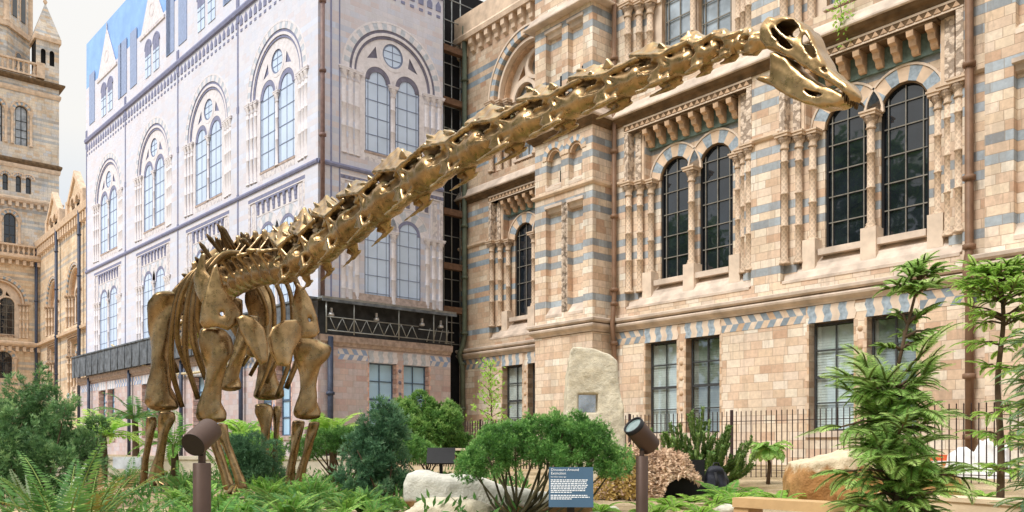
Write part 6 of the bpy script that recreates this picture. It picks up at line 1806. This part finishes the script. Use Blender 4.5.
# folding table and stool near the lectern
q = pos(432, 13.0); root = thing('trestle_table', 'pale wooden trestle table seen under the black lectern sign', 'table', q)
M_pal = plain('pale_wood', srgb(226, 206, 184), .6)
MB().box(-.5, .6, -.3, .3, .50, .53).build('tabletop', M_pal, root)
for x in (-.38, .4):
    for s in (-1, 1): MB().tube([(x - .1 * s, -.25, 0), (x + .1 * s, .2, .5)], .018, 5).build('leg', M_pal, root)
q = pos(128, 13.2); o = MB().box(-.22, .22, -.04, .04, .22, .40, 0).box(-.03, .03, -.04, .04, 0, .22, 0).build('pale_board', plain('pale_grey_board', srgb(204, 210, 220), .6)); o.location = q; tag(o, 'pale grey rectangular board standing among plants left of the rear foot', 'board')

# slack rope from the wing to the deck
a, b_ = unp(112, 345, 52), unp(250, 356, 38)
P = [a.lerp(b_, k / 14) + Vector((0, 0, -1.25 * math.sin(PI * k / 14) ** 1.0)) for k in range(15)]
o = MB().tube([p - P[0] for p in P], .07, 6).build('rope', plain('pale_rope', srgb(206, 192, 160), .8)); o.location = P[0]; tag(o, 'pale slack rope hanging across the dark deck netting', 'rope')
# ------------------------------------------------------- camera, sky, sun
cam = bpy.data.cameras.new('camera'); co = bpy.data.objects.new('camera', cam); COL.objects.link(co)
co.location = (0, 0, EYE); co.rotation_euler = (PI / 2, 0, 0)
cam.sensor_width = 36; cam.lens = 842 / 1024 * 36
cam.shift_y = (445 - 256) / 1024; cam.clip_start = .05; cam.clip_end = 3000
SC.camera = co
W = bpy.data.worlds.new('World'); SC.world = W; W.use_nodes = True
nt = W.node_tree; nt.nodes.clear()
out = nt.nodes.new('ShaderNodeOutputWorld'); bg = nt.nodes.new('ShaderNodeBackground')
sky = nt.nodes.new('ShaderNodeTexSky'); sky.sky_type = 'NISHITA'; sky.sun_disc = False
EL, AZ = math.radians(52), math.radians(-128)      # sun to the left and behind the camera
sky.sun_elevation = EL; sky.sun_rotation = AZ
sky.air_density = 1.2; sky.dust_density = 3
tc = nt.nodes.new('ShaderNodeTexCoord'); ns = nt.nodes.new('ShaderNodeTexNoise'); ns.inputs['Scale'].default_value = 2.2; ns.inputs['Detail'].default_value = 5
nt.links.new(tc.outputs['Generated'], ns.inputs['Vector'])
cr = nt.nodes.new('ShaderNodeValToRGB'); cr.color_ramp.elements[0].position = .28; cr.color_ramp.elements[0].color = (.94,) * 3 + (1,)
cr.color_ramp.elements[1].position = .62; cr.color_ramp.elements[1].color = (.97,) * 3 + (1,)
nt.links.new(ns.outputs[0], cr.inputs[0])
# the cloud sheet thins to pale blue towards the horizon
sepw = nt.nodes.new('ShaderNodeSeparateXYZ'); nt.links.new(tc.outputs['Generated'], sepw.inputs[0])
gr = nt.nodes.new('ShaderNodeValToRGB'); e = gr.color_ramp.elements
e[0].position = .16; e[0].color = (6.2, 7.4, 8.9, 1); e[1].position = .32; e[1].color = (9.8, 9.65, 9.3, 1)
q = e.new(.52); q.color = (10, 9.9, 9.7, 1); q = e.new(.8); q.color = (19, 18.8, 18.4, 1)
nt.links.new(sepw.outputs[2], gr.inputs[0])
mx = nt.nodes.new('ShaderNodeMix'); mx.data_type = 'RGBA'
nt.links.new(cr.outputs[0], mx.inputs[0]); nt.links.new(sky.outputs[0], mx.inputs[6]); nt.links.new(gr.outputs[0], mx.inputs[7])
nt.links.new(mx.outputs[2], bg.inputs[0]); bg.inputs[1].default_value = .1
nt.links.new(bg.outputs[0], out.inputs[0])
sl = bpy.data.lights.new('sun', 'SUN'); sl.energy = 3.1; sl.angle = math.radians(22); sl.color = (1, .97, .92)
so = bpy.data.objects.new('sun', sl); COL.objects.link(so)
d = Vector((math.sin(AZ) * math.cos(EL), math.cos(AZ) * math.cos(EL), math.sin(EL)))
so.rotation_euler = d.to_track_quat('Z', 'Y').to_euler(); so.location = (0, 0, 40)
SC.view_settings.view_transform = 'Standard'; SC.view_settings.look = 'None'; SC.view_settings.exposure = 0
SC.cycles.max_bounces = 8
